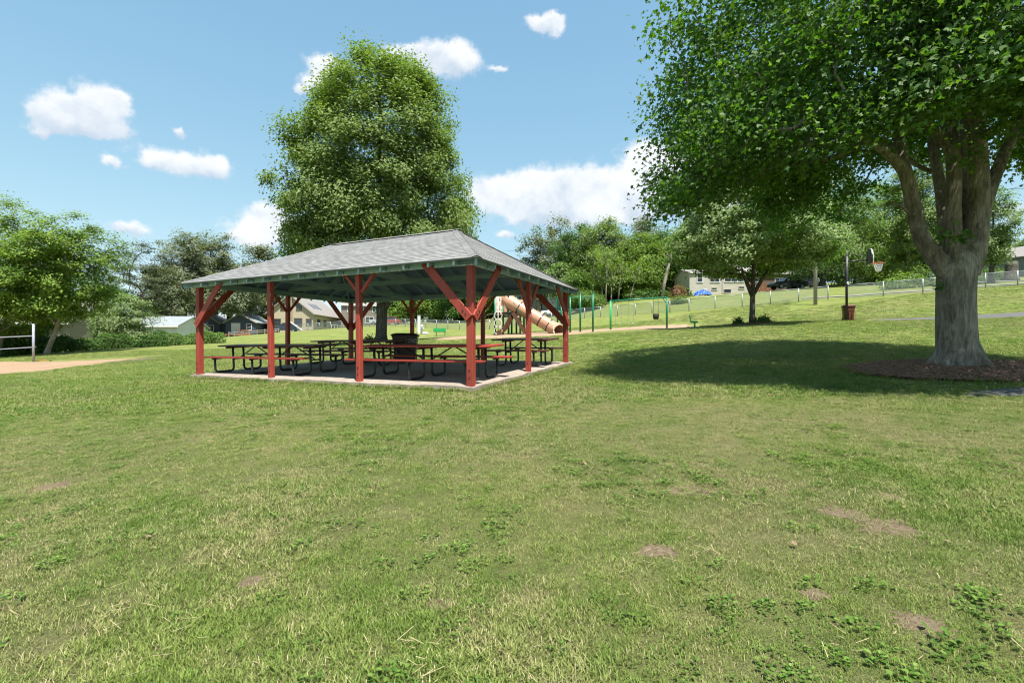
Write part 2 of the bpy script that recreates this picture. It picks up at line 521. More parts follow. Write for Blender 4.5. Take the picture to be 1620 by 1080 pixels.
M['tealtrim'] = plain('weathered_teal_trim', (0.340, 0.485, 0.560), (0.250, 0.380, 0.450), 0.65, 3, bmp=0.12, chip=(0.55, 0.56, 0.54), chip_at=0.64, chip_scale=8)
M['tealedge'] = plain('weathered_teal_end', (0.36, 0.45, 0.45), (0.20, 0.32, 0.33), 0.7, 12, chip=(0.6, 0.6, 0.57), chip_at=0.55, chip_scale=14)
M['shingle'] = shingle_mat('grey_shingle', (0.140, 0.138, 0.135), (0.232, 0.228, 0.222), (0.100, 0.098, 0.096))
M['shingle_far'] = shingle_mat('brown_grey_shingle', (0.20, 0.18, 0.165), (0.25, 0.23, 0.21), (0.13, 0.12, 0.11), 0.2, 0.4)
M['shingle_blue'] = shingle_mat('blue_grey_shingle', (0.19, 0.21, 0.22), (0.24, 0.26, 0.27), (0.13, 0.14, 0.15), 0.2, 0.4)
M['black'] = plain('black_coated_steel', (0.018, 0.018, 0.020), (0.03, 0.03, 0.032), 0.35, 8)
M['steel'] = plain('galvanised_steel', (0.34, 0.36, 0.36), (0.25, 0.27, 0.27), 0.45, 10, metal=0.5)
M['silver'] = plain('brushed_aluminium', (0.42, 0.42, 0.47), (0.34, 0.34, 0.4), 0.4, 10, metal=0.35)
M['wire'] = wire_mat('chain_link', (0.34, 0.36, 0.36))
M['white'] = plain('white_paint', (0.66, 0.66, 0.65), (0.56, 0.56, 0.55), 0.6, 3)
M['whiteplastic'] = plain('white_plastic', (0.72, 0.68, 0.62), (0.62, 0.58, 0.53), 0.45, 6)
M['green'] = plain('green_powder_coat', (0.010, 0.165, 0.075), (0.010, 0.125, 0.06), 0.35, 5)
M['brightgreen'] = plain('bright_green_plastic', (0.02, 0.42, 0.13), (0.02, 0.36, 0.11), 0.4, 5)
M['tan'] = plain('tan_plastic', (0.52, 0.285, 0.185), (0.46, 0.25, 0.16), 0.35, 3)
M['tanpanel'] = plain('pale_tan_plastic', (0.58, 0.47, 0.36), (0.52, 0.42, 0.31), 0.45, 3)
M['orange'] = plain('orange_plastic', (0.55, 0.14, 0.05), None, 0.5, 4)
M['brownplastic'] = plain('brown_plastic', (0.10, 0.042, 0.024), (0.075, 0.034, 0.02), 0.5, 4)
M['darkbin'] = plain('dark_brown_bin', (0.050, 0.026, 0.019), (0.040, 0.022, 0.016), 0.45, 5)
M['redbin'] = plain('red_brown_bin', (0.165, 0.046, 0.026), (0.12, 0.036, 0.022), 0.5, 5)
M['rubber'] = plain('black_rubber', (0.02, 0.02, 0.02), None, 0.8, 8)
M['rim'] = plain('orange_rim', (0.60, 0.075, 0.03), None, 0.45, 8)
M['pole'] = plain('weathered_pole_wood', (0.36, 0.31, 0.265), (0.25, 0.215, 0.185), 0.9, 6, stretch=(1, 1, 0.1), bmp=0.3)
M['wood'] = plain('weathered_grey_wood', (0.30, 0.27, 0.23), (0.22, 0.2, 0.17), 0.9, 5)
M['deckwood'] = plain('orange_stained_wood', (0.34, 0.115, 0.045), (0.27, 0.09, 0.035), 0.7, 5)
M['glass'] = glass_mat('window_glass')
M['carglass'] = glass_mat('car_glass', (0.015, 0.018, 0.02))
M['bluetarp'] = plain('blue_tarp', (0.02, 0.11, 0.42), (0.02, 0.08, 0.32), 0.5, 3)
M['s_navy'] = siding('navy_siding', (0.040, 0.058, 0.095))
M['s_tan'] = siding('tan_siding', (0.46, 0.385, 0.275))
M['s_beige'] = siding('beige_siding', (0.50, 0.465, 0.40))
M['s_grey'] = siding('grey_siding', (0.33, 0.31, 0.29))
M['s_brown'] = siding('brown_siding', (0.12, 0.085, 0.06))
M['s_white'] = siding('white_siding', (0.64, 0.66, 0.67))
M['s_mauve'] = siding('taupe_siding', (0.22, 0.185, 0.16))
M['s_blue'] = siding('pale_blue_siding', (0.42, 0.47, 0.55))
M['s_slate'] = siding('slate_siding', (0.13, 0.15, 0.18))
M['bark_maple'] = bark_mat('silver_maple_bark', (0.365, 0.330, 0.285), (0.130, 0.114, 0.096), (0.52, 0.48, 0.42), 3.0, 1.0, lichen=(0.47, 0.45, 0.385))
M['bark'] = bark_mat('grey_bark', (0.13, 0.115, 0.095), (0.055, 0.047, 0.038), (0.21, 0.19, 0.165), 3.0, 0.9)
M['bark_pale'] = bark_mat('pale_bark', (0.36, 0.32, 0.26), (0.20, 0.17, 0.13), (0.47, 0.43, 0.37), 3.0, 0.6)
M['bark_dark'] = bark_mat('dark_bark', (0.07, 0.058, 0.048), (0.035, 0.03, 0.025), (0.11, 0.095, 0.08), 3.0, 0.8)
M['leaf_maple'] = leaf_mat('maple_leaves', (0.045, 0.115, 0.015), (0.073, 0.174, 0.020), (0.157, 0.276, 0.035), (0.106, 0.188, 0.056), 0.38)
M['leaf_mid'] = leaf_mat('sunny_maple_leaves', (0.088, 0.150, 0.032), (0.145, 0.222, 0.050), (0.235, 0.308, 0.088), (0.195, 0.262, 0.090), 0.33)
M['leaf_small'] = leaf_mat('young_maple_leaves', (0.065, 0.138, 0.026), (0.112, 0.210, 0.039), (0.210, 0.309, 0.077), (0.239, 0.309, 0.133), 0.36)
M['leaf_elder'] = leaf_mat('boxelder_leaves', (0.083, 0.157, 0.026), (0.157, 0.248, 0.041), (0.258, 0.345, 0.067), None, 0.38)
M['leaf_deep'] = leaf_mat('deep_green_leaves', (0.038, 0.092, 0.018), (0.069, 0.146, 0.027), (0.128, 0.208, 0.043), None, 0.33)
M['leaf_olive'] = leaf_mat('silvery_poplar_leaves', (0.095, 0.121, 0.054), (0.137, 0.166, 0.078), (0.196, 0.222, 0.118), (0.185, 0.211, 0.123), 0.3)
M['leaf_needle'] = leaf_mat('dusky_pine_needles', (0.034, 0.052, 0.022), (0.062, 0.082, 0.034), (0.105, 0.118, 0.050), None, 0.2, 0.6)
M['leaf_bright'] = leaf_mat('bright_bush_leaves', (0.070, 0.145, 0.026), (0.120, 0.205, 0.040), (0.19, 0.27, 0.07), None, 0.35)
M['leaf_weed'] = leaf_mat('lawn_weed_leaves', (0.060, 0.130, 0.020), (0.110, 0.195, 0.032), (0.190, 0.280, 0.060), None, 0.3, 0.4)
M['straw'] = plain('dry_straw', (0.45, 0.37, 0.22), (0.33, 0.26, 0.14), 0.8, 40)
M['deadleaf'] = plain('dry_leaf', (0.16, 0.10, 0.055), (0.26, 0.19, 0.11), 0.8, 40)
M['flowers'] = leaf_mat('red_flowers', (0.19, 0.08, 0.045), (0.25, 0.11, 0.07), (0.16, 0.15, 0.06), None, 0.2)


def car_paint(name, c):
    m, q, b, out = new_mat(name)
    b.inputs['Base Color'].default_value = (*c, 1)
    b.inputs['Roughness'].default_value = 0.3
    b.inputs['Coat Weight'].default_value = 0.6
    return m


# ------------------------------------------------------------------ terrain
def X_(u, Y): return (u - CX) / F * Y
def Z_(v, Y): return (CY - v) / F * Y


PAV_O = Vector((-0.814, 9.547)); PAV_T = -0.445; PAV_Z = -0.809; PAV_G = 0.051   # corner post, turn, slab height and its fall
E1 = Vector((math.cos(PAV_T), math.sin(PAV_T))); E2 = Vector((-math.sin(PAV_T), math.cos(PAV_T)))
PW, PD = 8.656, 5.70


def pav(a, b): return PAV_O + E1 * a + E2 * b


CTRL = []
def ctl(u, v, Y): CTRL.append((X_(u, Y), Y, Z_(v, Y)))
for x, y, z in ((-5, 0, -1.52), (0, 0, -1.47), (6, 0, -1.35), (0, -12, -2.1), (-14, -8, -2.0), (14, -8, -1.7), (0, 4.5, -1.22), (-4, 5, -1.30), (5, 5, -1.05),
                (-14, 8, -1.35), (15, 5, -0.85), (-110, 0, -2.5), (110, 0, 1.5), (-110, -12, -2.5), (110, -12, 1)):
    CTRL.append((x, y, z))
for a in (-9.6, -4.3, 0.8):
    for b in (-0.8, 2.8, 6.6):
        p = pav(a, b)
        CTRL.append((p.x, p.y, PAV_Z + PAV_G * b - 0.11))
for t in ((0, 592, 18), (53, 572, 31), (72, 560, 36), (235, 567, 26), (300, 546, 48), (180, 552, 42), (0, 566, 38), (380, 531, 80), (470, 525, 100), (390, 530, 98),
          (265, 541, 65), (130, 550, 52), (-150, 575, 40), (-60, 560, 80), (603, 541, 33), (641, 518, 70), (697, 531, 58), (780, 532, 28), (902, 527.5, 28),
          (1095, 518, 38), (966, 522, 38), (925, 502, 58), (1005, 498, 53), (1090, 492, 48), (1219, 481, 45), (1337, 473, 42), (1460, 464, 40), (1609, 452, 39), (1339, 507, 26),
          (1190, 512, 27), (1515, 585, 10), (1650, 602, 8.5), (1640, 500, 25), (1100, 560, 15.5), (1120, 475, 80), (950, 480, 78), (830, 500, 100), (880, 503, 78), (1600, 440, 75),
          (1400, 452, 62), (1250, 458, 66), (600, 514, 95), (1120, 462, 128), (1700, 430, 110), (300, 522, 128), (700, 505, 128), (-200, 540, 128)):
    ctl(*t)
CP = np.array(CTRL)
_D = np.linalg.norm(CP[:, None, :2] - CP[None, :, :2], axis=2)
def _phi(r): return np.where(r > 1e-9, r * r * np.log(np.maximum(r, 1e-9)), 0.0)
_n = len(CP)
_A = np.zeros((_n + 3, _n + 3)); _A[:_n, :_n] = _phi(_D) + np.eye(_n) * 1.5
_A[:_n, _n] = 1; _A[:_n, _n + 1:] = CP[:, :2]; _A[_n, :_n] = 1; _A[_n + 1:, :_n] = CP[:, :2].T
_w = np.linalg.solve(_A, np.concatenate([CP[:, 2], np.zeros(3)]))
def tps(x, y):
    x = np.clip(np.asarray(x, float), -100, 100); y = np.clip(np.asarray(y, float), -12, 126)
    r = np.hypot(x[..., None] - CP[:, 0], y[..., None] - CP[:, 1])
    return (_phi(r) * _w[:_n]).sum(-1) + _w[_n] + _w[_n + 1] * x + _w[_n + 2] * y


GX = np.sinh(np.linspace(-7.6, 7.6, 241)) * 1.3
GY = np.concatenate([-np.sinh(np.linspace(6.2, 0.02, 40)) * 1.3, np.sinh(np.linspace(0.02, 7.6, 230)) * 1.3])
_gx, _gy = np.meshgrid(GX, GY)
_flat = np.stack([_gx.ravel(), _gy.ravel()], 1)
GZ = np.concatenate([tps(c[:, 0], c[:, 1]) for c in np.array_split(_flat, 20)]).reshape(_gx.shape)


def gnd(x, y):
    """height of the ground sheet itself (bilinear on its grid)"""
    x = np.asarray(x, float); y = np.asarray(y, float)
    i = np.clip(np.searchsorted(GX, x) - 1, 0, len(GX) - 2); j = np.clip(np.searchsorted(GY, y) - 1, 0, len(GY) - 2)
    fx = (x - GX[i]) / (GX[i + 1] - GX[i]); fy = (y - GY[j]) / (GY[j + 1] - GY[j])
    return (GZ[j, i] * (1 - fx) + GZ[j, i + 1] * fx) * (1 - fy) + (GZ[j + 1, i] * (1 - fx) + GZ[j + 1, i + 1] * fx) * fy


def g(x, y): return float(gnd(x, y))
def at(u, Y, dz=0.0):
    x = X_(u, Y)
    return (x, Y, g(x, Y) + dz)


def raw_mesh(name, co, loops, starts, mat, smooth=False):
    me = bpy.data.meshes.new(name)
    co = np.ascontiguousarray(co, dtype=np.float32)
    me.vertices.add(len(co)); me.vertices.foreach_set('co', co.ravel())
    me.loops.add(len(loops)); me.loops.foreach_set('vertex_index', np.ascontiguousarray(loops, dtype=np.int32))
    me.polygons.add(len(starts)); me.polygons.foreach_set('loop_start', np.ascontiguousarray(starts, dtype=np.int32))
    if smooth: me.polygons.foreach_set('use_smooth', np.ones(len(starts), dtype=bool))
    if mat: me.materials.append(mat)
    me.update(calc_edges=True)
    me.validate()
    return me


def grid_obj(name, X, Y, Z, mat, smooth=True):
    h, w = X.shape
    idx = np.arange(h * w).reshape(h, w)
    qd = np.stack([idx[:-1, :-1], idx[:-1, 1:], idx[1:, 1:], idx[1:, :-1]], -1).reshape(-1, 4)
    me = raw_mesh(name, np.stack([X.ravel(), Y.ravel(), Z.ravel()], 1), qd.ravel(), np.arange(len(qd)) * 4, mat, smooth)
    return link(bpy.data.objects.new(name, me))


tag(grid_obj('ground', _gx, _gy, GZ, M['lawn']), 'mown green lawn with dry patches rising to the back', 'ground', kind='structure')


def patch(name, outline, mat, label, dz=0.012, wob=0.15, rings=10, dome=0.0, kind='structure', cat=None, seed=1):
    """a sheet of another surface laid over the lawn; outline = list of ground points"""
    rr = random.Random(seed)
    pts = []
    n = len(outline)
    for i in range(n):                           # Catmull-Rom through the outline
        p0, p1, p2, p3 = (Vector(outline[(i + k) % n]) for k in (-1, 0, 1, 2))
        for s in range(8):
            t = s / 8
            pts.append(0.5 * ((2 * p1) + (p2 - p0) * t + (2 * p0 - 5 * p1 + 4 * p2 - p3) * t * t + (-p0 + 3 * p1 - 3 * p2 + p3) * t ** 3))
    c = sum(pts, Vector((0, 0))) / len(pts)
    jit = [1 + rr.uniform(-wob, wob) * 0.35 for _ in pts]
    vs, fs = [], []
    m_ = len(pts)
    for k in range(rings + 1):
        f = k / rings
        for i, p in enumerate(pts):
            q_ = c + (p - c) * f * (1 + (jit[i] - 1) * f * f)
            edge = max(0.0, 1 - f)
            vs.append((q_.x, q_.y, g(q_.x, q_.y) + dz * min(1, edge * 8 + 0.15) + dome * (1 - f * f)))
    for k in range(rings):
        for i in range(m_):
            fs.append((k * m_ + i, k * m_ + (i + 1) % m_, (k + 1) * m_ + (i + 1) % m_, (k + 1) * m_ + i))
    o = MB().add(vs, fs).build(name, mat, smooth=True, fixn=False)
    for p in o.data.polygons:
        pass
    return tag(o, label, cat or name.replace('_', ' '), kind=kind)


def px_ground(u, v):
    """where the ray of a photo pixel meets the ground"""
    lo = None
    for Y in np.arange(1.5, 130, 0.25):
        if Z_(v, Y) < g(X_(u, Y), Y) if v < CY else Z_(v, Y) <= g(X_(u, Y), Y):
            return Vector((X_(u, Y), Y))
    return Vector((X_(u, 100), 100))


patch('sand_court', [(X_(-150, 17), 17), (X_(20, 18.6), 18.6), (X_(110, 20.5), 20.5), (X_(215, 25.0), 25.0), (X_(235, 27.0), 27.0), (X_(120, 29.5), 29.5), (X_(0, 31.5), 31.5), (X_(-200, 33), 33), (X_(-300, 25), 25)],
      M['sand'], 'pale orange sand court under the volleyball net', 0.03, 0.12, seed=3)
patch('dirt_edge', [(X_(160, 22.6), 22.6), (X_(235, 24.2), 24.2), (X_(258, 26.6), 26.6), (X_(225, 28.2), 28.2), (X_(190, 26), 26)], M['dirt'], 'worn grey dirt at the end of the sand court', 0.022, 0.5, seed=4)
patch('playground_sand', [(X_(690, 30.5), 30.5), (X_(760, 26.6), 26.6), (X_(880, 26.2), 26.2), (X_(960, 29.5), 29.5), (X_(1060, 33), 33), (X_(1105, 37), 37), (X_(1075, 41), 41), (X_(960, 41.5), 41.5), (X_(860, 36), 36), (X_(760, 36), 36)],
      M['playsand'], 'pale sand under the playground and the swings', 0.05, 0.12, seed=5)
patch('bare_earth', [(X_(655, 44), 44), (X_(700, 41), 41), (X_(760, 42), 42), (X_(740, 50), 50), (X_(670, 52), 52)], M['dirt'], 'brown bare earth strip in front of the green bench', 0.05, 0.3, seed=6)
TREE_X, TREE_Y = X_(1516, 10.0), 10.0
patch('mulch_ring', [(TREE_X + 2.05 * math.cos(t) * (1 + 0.06 * math.sin(3 * t)), TREE_Y - 0.05 + 1.5 * math.sin(t)) for t in [i * math.pi / 5 for i in range(10)]], M['mulch'],
      'reddish brown mulch ring round the big maple trunk', 0.03, 0.45, dome=0.06, seed=7)
patch('mulch_ring', [(X_(1190, 27) + 1.5 * math.cos(t), 27 + 1.3 * math.sin(t)) for t in [i * math.pi / 5 for i in range(10)]], M['mulch'],
      'small mulch ring under the young maple by the swings', 0.04, 0.4, dome=0.05, seed=8)
patch('mulch_ring', [(X_(603, 33) + 2.2 * math.cos(t), 33 + 2.0 * math.sin(t)) for t in [i * math.pi / 5 for i in range(10)]], M['mulch'],
      'mulch ring round the tree behind the pavilion', 0.04, 0.4, dome=0.06, seed=9)
patch('basketball_court', [(X_(1375, 25.6), 25.6), (X_(1470, 25.0), 25.0), (X_(1640, 25.2), 25.2), (X_(1720, 26.5), 26.5), (X_(1600, 27.0), 27.0), (X_(1450, 26.6), 26.6)], M['asphalt'], 'grey asphalt strip below the basketball hoop', 0.04, 0.1, seed=10)
patch('gravel_patch', [(X_(1530, 7.55), 7.55), (X_(1600, 7.35), 7.35), (X_(1700, 7.4), 7.4), (X_(1700, 7.95), 7.95), (X_(1590, 8.0), 8.0)], M['asphalt'], 'grey gravelly bare patch in front of the big maple', 0.012, 0.6, seed=11)


M['soil'] = loose_mat('bare_soil', (0.215, 0.160, 0.105), (0.12, 0.088, 0.052), (0.30, 0.232, 0.160), 26, 1.0)
BARE = []
for k, (u, v, r_) in enumerate(((1088, 777, .14), (1405, 843, .17), (1330, 828, .13), (1042, 898, .10), (1462, 1012, .10), (1408, 802, .09), (80, 778, .14), (395, 938, .07), (700, 1000, .07), (1290, 948, .07))):
    c = px_ground(u, v); BARE.append((c.x, c.y, r_))
    rr_ = random.Random(k)
    patch('bare_soil', [(c.x + r_ * 1.3 * math.cos(t) * rr_.uniform(.6, 1.15), c.y + r_ * math.sin(t) * rr_.uniform(.6, 1.15)) for t in [i * math.pi / 4.5 for i in range(9)]], M['soil'], 'small bare soil patch worn into the near lawn', 0.006, 0.9, rings=5, seed=40 + k)


def strip(name, pts, width, mat, label, dz=0.05):
    m = MB()
    P = []
    for i in range(len(pts) - 1):
        for s in range(8):
            P.append(Vector(pts[i]).lerp(Vector(pts[i + 1]), s / 8))
    P.append(Vector(pts[-1]))
    vs, fs = [], []
    for i, p in enumerate(P):
        d = (P[min(i + 1, len(P) - 1)] - P[max(i - 1, 0)]).normalized(); n = Vector((-d.y, d.x))
        for s in (-0.5, 0, 0.5):
            q_ = p + n * width * s
            vs.append((q_.x, q_.y, g(q_.x, q_.y) + dz))
    for i in range(len(P) - 1):
        for k in (0, 1):
            fs.append((i * 3 + k + 1, i * 3 + k, i * 3 + 3 + k, i * 3 + 4 + k))
    o = m.add(vs, fs).build(name, mat, smooth=True)
    return tag(o, label, name.replace('_', ' '), kind='structure')


strip('pavement', [(X_(1270, 46), 46), (X_(1340, 43.6), 43.6), (X_(1460, 41.5), 41.5), (X_(1610, 40.5), 40.5), (X_(1800, 40.5), 40.5)], 0.7, M['pavement'], 'narrow pale pavement along the outside of the fence', 0.06)
strip('road', [(X_(1500, 49), 49), (X_(1620, 46), 46), (X_(1800, 44), 44)], 3.4, M['pavement'], 'pale road crossing behind the fence on the hill', 0.06)
strip('road', [(X_(470, 88), 88), (X_(560, 92), 92), (X_(640, 93), 93), (X_(760, 90), 90)], 4.5, M['pavement'], 'pale road behind the tree in front of the far houses', 0.08)

# ------------------------------------------------------------------ pavilion
def build_pavilion():
    P = empty('picnic_pavilion', (PAV_O.x, PAV_O.y, PAV_Z), PAV_T, 'open picnic pavilion with red posts, teal rafters and grey shingled hip roof', 'pavilion')
    zs = lambda b: PAV_G * b
    # slab: follows the fall of the ground
    m = MB()
    x0, x1, y0, y1 = -PW - 0.18, 0.14, -0.14, PD + 0.22
    nx, ny = 24, 16
    rr = random.Random(3)
    vs, fs = [], []
    for j in range(ny + 1):
        for i in range(nx + 1):
            x = x0 + (x1 - x0) * i / nx; y = y0 + (y1 - y0) * j / ny
            e = 0.03 if (i in (0, nx) or j in (0, ny)) else 0
            vs.append((x + rr.uniform(-e, e), y + rr.uniform(-e, e), zs(y) - rr.uniform(0, e)))
    for j in range(ny):
        for i in range(nx):
            a = j * (nx + 1) + i
            fs.append((a, a + 1, a + nx + 2, a + nx + 1))
    border = [i for i in range(nx + 1)] + [(j + 1) * (nx + 1) - 1 for j in range(1, ny + 1)] + [ny * (nx + 1) + i for i in range(nx - 1, -1, -1)] + [j * (nx + 1) for j in range(ny - 1, 0, -1)]
    base = len(vs)
    for k in border: vs.append((vs[k][0], vs[k][1], vs[k][2] - 0.45))
    nb = len(border)
    for k in range(nb): fs.append((border[(k + 1) % nb], border[k], base + k, base + (k + 1) % nb))
    m.add(vs, fs).build('slab', M['concrete'], P)

    BB = 2.40                                     # underside of the beams
    ZE, ZR, OV, RI = 1.677 - PAV_Z, 3.10 - PAV_Z, 0.30, 2.122
    slope = (ZR - ZE) / (PD / 2 + OV)             # long sides
    ax = (-PW, -PW * 2 / 3, -PW / 3, 0.0)
    posts = [(a, 0.0) for a in ax] + [(0, PD / 2), (0, PD)] + [(ax[2], PD), (ax[1], PD), (ax[0], PD), (ax[0], PD / 2)]
    h = 0.07
    lean = {1: (-0.045, 0), 2: (-0.04, 0.01), 4: (0.0, 0.02), 9: (0.02, 0)}
    for i, (a, b) in enumerate(posts):
        lx, ly = lean.get(i, (0, 0))
        hp = h if (a in (0.0, -PW) and b in (0.0, PD)) else h * 0.84
        m = MB().bar((a, b, zs(b) - (0.10 if b == 0 else 0.02)), (a + lx, b + ly, BB + 0.01), 2 * hp, 2 * hp, up=(0, 1, 0))
        po = m.build('post', M['red'], P, bevel=0.008)
        if b == 0 or a == 0:                      # rusty bolts near the foot and where the braces meet
            for zz in ((0.16, 0.30) if b == 0 else (0.2,)):
                MB().tube([(a + lx * 0.1, b - hp - 0.012, zs(b) + zz), (a + lx * 0.1, b - hp + 0.004, zs(b) + zz)], 0.014, 8).build('bolt', M['darkbin'], po)
    # braces: wide boards at the corners, small knee braces at the posts between
    def brace(a, b, da, db, lo, hi, run, w, t, out):
        d = Vector((da, db, 0)); o = Vector((out[0], out[1], 0))
        off = o * (h + t / 2 + 0.002)
        p = Vector((a, b, lo)) + off - d * 0.02
        q_ = Vector((a, b, hi)) + off + d * run
        br = MB().bar(p, q_, t, w, up=(da * -(hi - lo), db * -(hi - lo), run)).build('brace', M['red'], P, bevel=0.006)
        for f in (0.07, 0.13, 0.93):
            c = p.lerp(q_, f) + o * (t / 2)
            MB().tube([c - o * 0.004, c + o * 0.012], 0.016, 8).build('bolt', M['darkbin'], br)
    S_ = 2.50
    for (a, b, da, db, out) in ((0, 0, -1, 0, (0, -1)), (0, 0, 0, 1, (1, 0)), (-PW, 0, 1, 0, (0, -1)), (-PW, 0, 0, 1, (-1, 0)),
                                (0, PD, -1, 0, (0, 1)), (0, PD, 0, -1, (1, 0)), (-PW, PD, 1, 0, (0, 1)), (-PW, PD, 0, -1, (-1, 0))):
        brace(a, b, da, db, 1.33 + zs(b) * 0.3, S_, 1.06, 0.18, 0.045, out)
    for (a, b, da, db, lo, run, w) in ((ax[2], 0, -1, 0, 1.98, .44, .075), (ax[2], 0, 1, 0, 1.98, .44, .075), (0, PD / 2, 0, -1, 1.70, .62, .11), (0, PD / 2, 0, 1, 1.70, .62, .11),
                                       (ax[2], PD, -1, 0, 1.95, .46, .075), (ax[2], PD, 1, 0, 1.95, .46, .075), (ax[1], PD, -1, 0, 1.95, .46, .075), (ax[1], PD, 1, 0, 1.95, .46, .075),
                                       (-PW, PD / 2, 0, -1, 1.9, .5, .08), (-PW, PD / 2, 0, 1, 1.9, .5, .08)):
        d = Vector((da, db, 0))
        p = Vector((a, b, lo)) + d * (h - 0.02); q_ = Vector((a, b, BB + 0.01)) + d * run
        MB().bar(p, q_, 0.05, w).build('brace', M['red'], P, bevel=0.004)
    # perimeter beams
    bt = BB + 0.165
    for nm, args in (('beam', (-PW - 0.07, 0.07, -0.06, 0.06)), ('beam', (-PW - 0.07, 0.07, PD - 0.06, PD + 0.06)), ('beam', (-PW - 0.06, -PW + 0.06, 0.062, PD - 0.062)), ('beam', (-0.06, 0.06, 0.062, PD - 0.062))):
        MB().box(*args, BB, bt).build(nm, M['teal'], P, bevel=0.004)
    # roof surface height at (x, y)
    cx0, cx1, yc = -PW + RI, -RI, PD / 2
    sx = (ZR - ZE) / (RI + OV)
    def zroof(x, y): return min(ZE + slope * (y + OV), ZE + slope * (PD + OV - y), ZE + sx * (x + PW + OV), ZE + sx * (OV - x))
    # rafters: common ones across, jack rafters from the ends, each with a tail past the beam
    RD = 0.115
    def rafter(p, q_, nm='rafter'):
        """p = eave end, q_ = upper end on the deck underside"""
        p, q_ = Vector(p), Vector(q_)
        d = (q_ - p).normalized()
        s_ = d.cross(Vector((0, 0, 1))).normalized() * 0.019
        dn = Vector((0, 0, -RD))
        vs = [p + s_, p - s_, p - s_ + dn * 0.8, p + s_ + dn * 0.8, q_ + s_, q_ - s_, q_ - s_ + dn, q_ + s_ + dn]
        MB().add(vs, [(0, 1, 2, 3), (7, 6, 5, 4), (0, 4, 5, 1), (1, 5, 6, 2), (2, 6, 7, 3), (3, 7, 4, 0)]).build(nm, M['teal'], P)
        e = -d * 0.004
        vs = [p + s_ * 1.25 + e, p - s_ * 1.25 + e, p - s_ * 1.25 + dn * 0.82 + e, p + s_ * 1.25 + dn * 0.82 + e]
        vs += [v + d * 0.02 for v in vs]
        MB().add(vs, [(0, 1, 2, 3), (7, 6, 5, 4), (0, 4, 5, 1), (1, 5, 6, 2), (2, 6, 7, 3), (3, 7, 4, 0)]).build('rafter_end', M['tealedge'], P)
    under = 0.042
    ovt = OV - 0.03
    xs = [-PW - 0.12 + k * 0.61 for k in range(int((PW + 0.3) / 0.61) + 1)]
    for x in xs:
        for side in (0, 1):
            ye = -ovt if side == 0 else PD + ovt
            dist = min(yc + OV, (x + PW + OV) * sx / slope if x < cx0 else 9, (OV - x) * sx / slope if x > cx1 else 9) - 0.02
            yt = (-OV + dist) if side == 0 else (PD + OV - dist)
            if dist < 0.35: continue
            rafter((x, ye, zroof(x, ye) - under), (x, yt, ZE + slope * dist - under))
    ys = [-0.05 + k * 0.585 for k in range(int((PD + 0.15) / 0.585) + 1)]
    for y in ys:
        for side in (0, 1):
            xe = -PW - ovt if side == 0 else ovt
            dist = min(RI + OV, (y + OV) * slope / sx, (PD + OV - y) * slope / sx) - 0.02
            if dist < 0.35: continue
            xt = (-PW - OV + dist) if side == 0 else (OV - dist)
            rafter((xe, y, zroof(xe, y) - under), (xt, y, ZE + sx * dist - under))
    for (xe, ye, xt) in ((-PW - ovt, -ovt, cx0), (-PW - ovt, PD + ovt, cx0), (ovt, -ovt, cx1), (ovt, PD + ovt, cx1)):
        MB().bar((xe, ye, zroof(xe, ye) - under - 0.07), (xt, yc, ZR - under - 0.08), 0.045, 0.13).build('hip_rafter', M['teal'], P)
    MB().box(cx0, cx1, yc - 0.022, yc + 0.022, ZR - under - 0.22, ZR - under - 0.01).build('ridge_board', M['teal'], P)
    # boards closing the bays above the beam
    def zblk(x, y): return zroof(x, y) - under - 0.004
    for k in range(len(xs) - 1):
        for y, s_ in ((-0.075, -1), (PD + 0.075, 1)):
            a0, a1 = xs[k] + 0.021, xs[k + 1] - 0.021
            tl = R.uniform(-0.006, 0.006)
            MB().box(a0, a1, y - 0.012, y + 0.012, BB - 0.005 + tl, min(zblk(max(a0, -PW), y), zblk(min(a1, 0), y))).build('blocking_board', M['tealtrim'], P)
    for k in range(len(ys) - 1):
        for x in (-PW - 0.075, 0.075):
            b0, b1 = ys[k] + 0.021, ys[k + 1] - 0.021
            tl = R.uniform(-0.006, 0.006)
            MB().box(x - 0.012, x + 0.012, b0, b1, BB - 0.005 + tl, min(zblk(x, max(b0, 0)), zblk(x, min(b1, PD)))).build('blocking_board', M['tealtrim'], P)
    # weathered trim strip under the beams
    for args in ((-PW - 0.09, 0.09, -0.095, -0.065), (0.066, 0.096, -0.06, PD + 0.06)):
        MB().box(*args, BB - 0.028, BB - 0.006).build('trim_strip', M['tealedge'], P)
    # ties across, at the inner posts, and long diagonal ties
    for a in (ax[1], ax[2]):
        MB().box(a - 0.02, a + 0.02, 0.065, PD - 0.065, BB + 0.02, BB + 0.15).build('tie_beam', M['teal'], P)
    MB().box(-PW + 0.065, -0.065, yc - 0.02, yc + 0.02, BB + 0.155, BB + 0.275).build('tie_beam', M['teal'], P)
    # decks and stepped shingle courses
    corners = {'a': (-PW - OV, -OV, ZE), 'b': (OV, -OV, ZE), 'c': (OV, PD + OV, ZE), 'd': (-PW - OV, PD + OV, ZE), 'l': (cx0, yc, ZR), 'r': (cx1, yc, ZR)}
    for f in (('a', 'b', 'r', 'l'), ('b', 'c', 'r'), ('c', 'd', 'l', 'r'), ('d', 'a', 'l')):
        p = [Vector(corners[k]) for k in f]
        nrm = (p[1] - p[0]).cross(p[2] - p[0]).normalized()
        up = [v - nrm * 0.012 for v in p]; dn = [v - nrm * 0.038 for v in p]
        n = len(p)
        MB().add(up + dn, [tuple(range(n)), tuple(range(2 * n - 1, n - 1, -1))] + [(i, i + n, (i + 1) % n + n, (i + 1) % n) for i in range(n)]).build('roof_deck', M['tealdark'], P)
        e0, e1 = p[0], p[1]
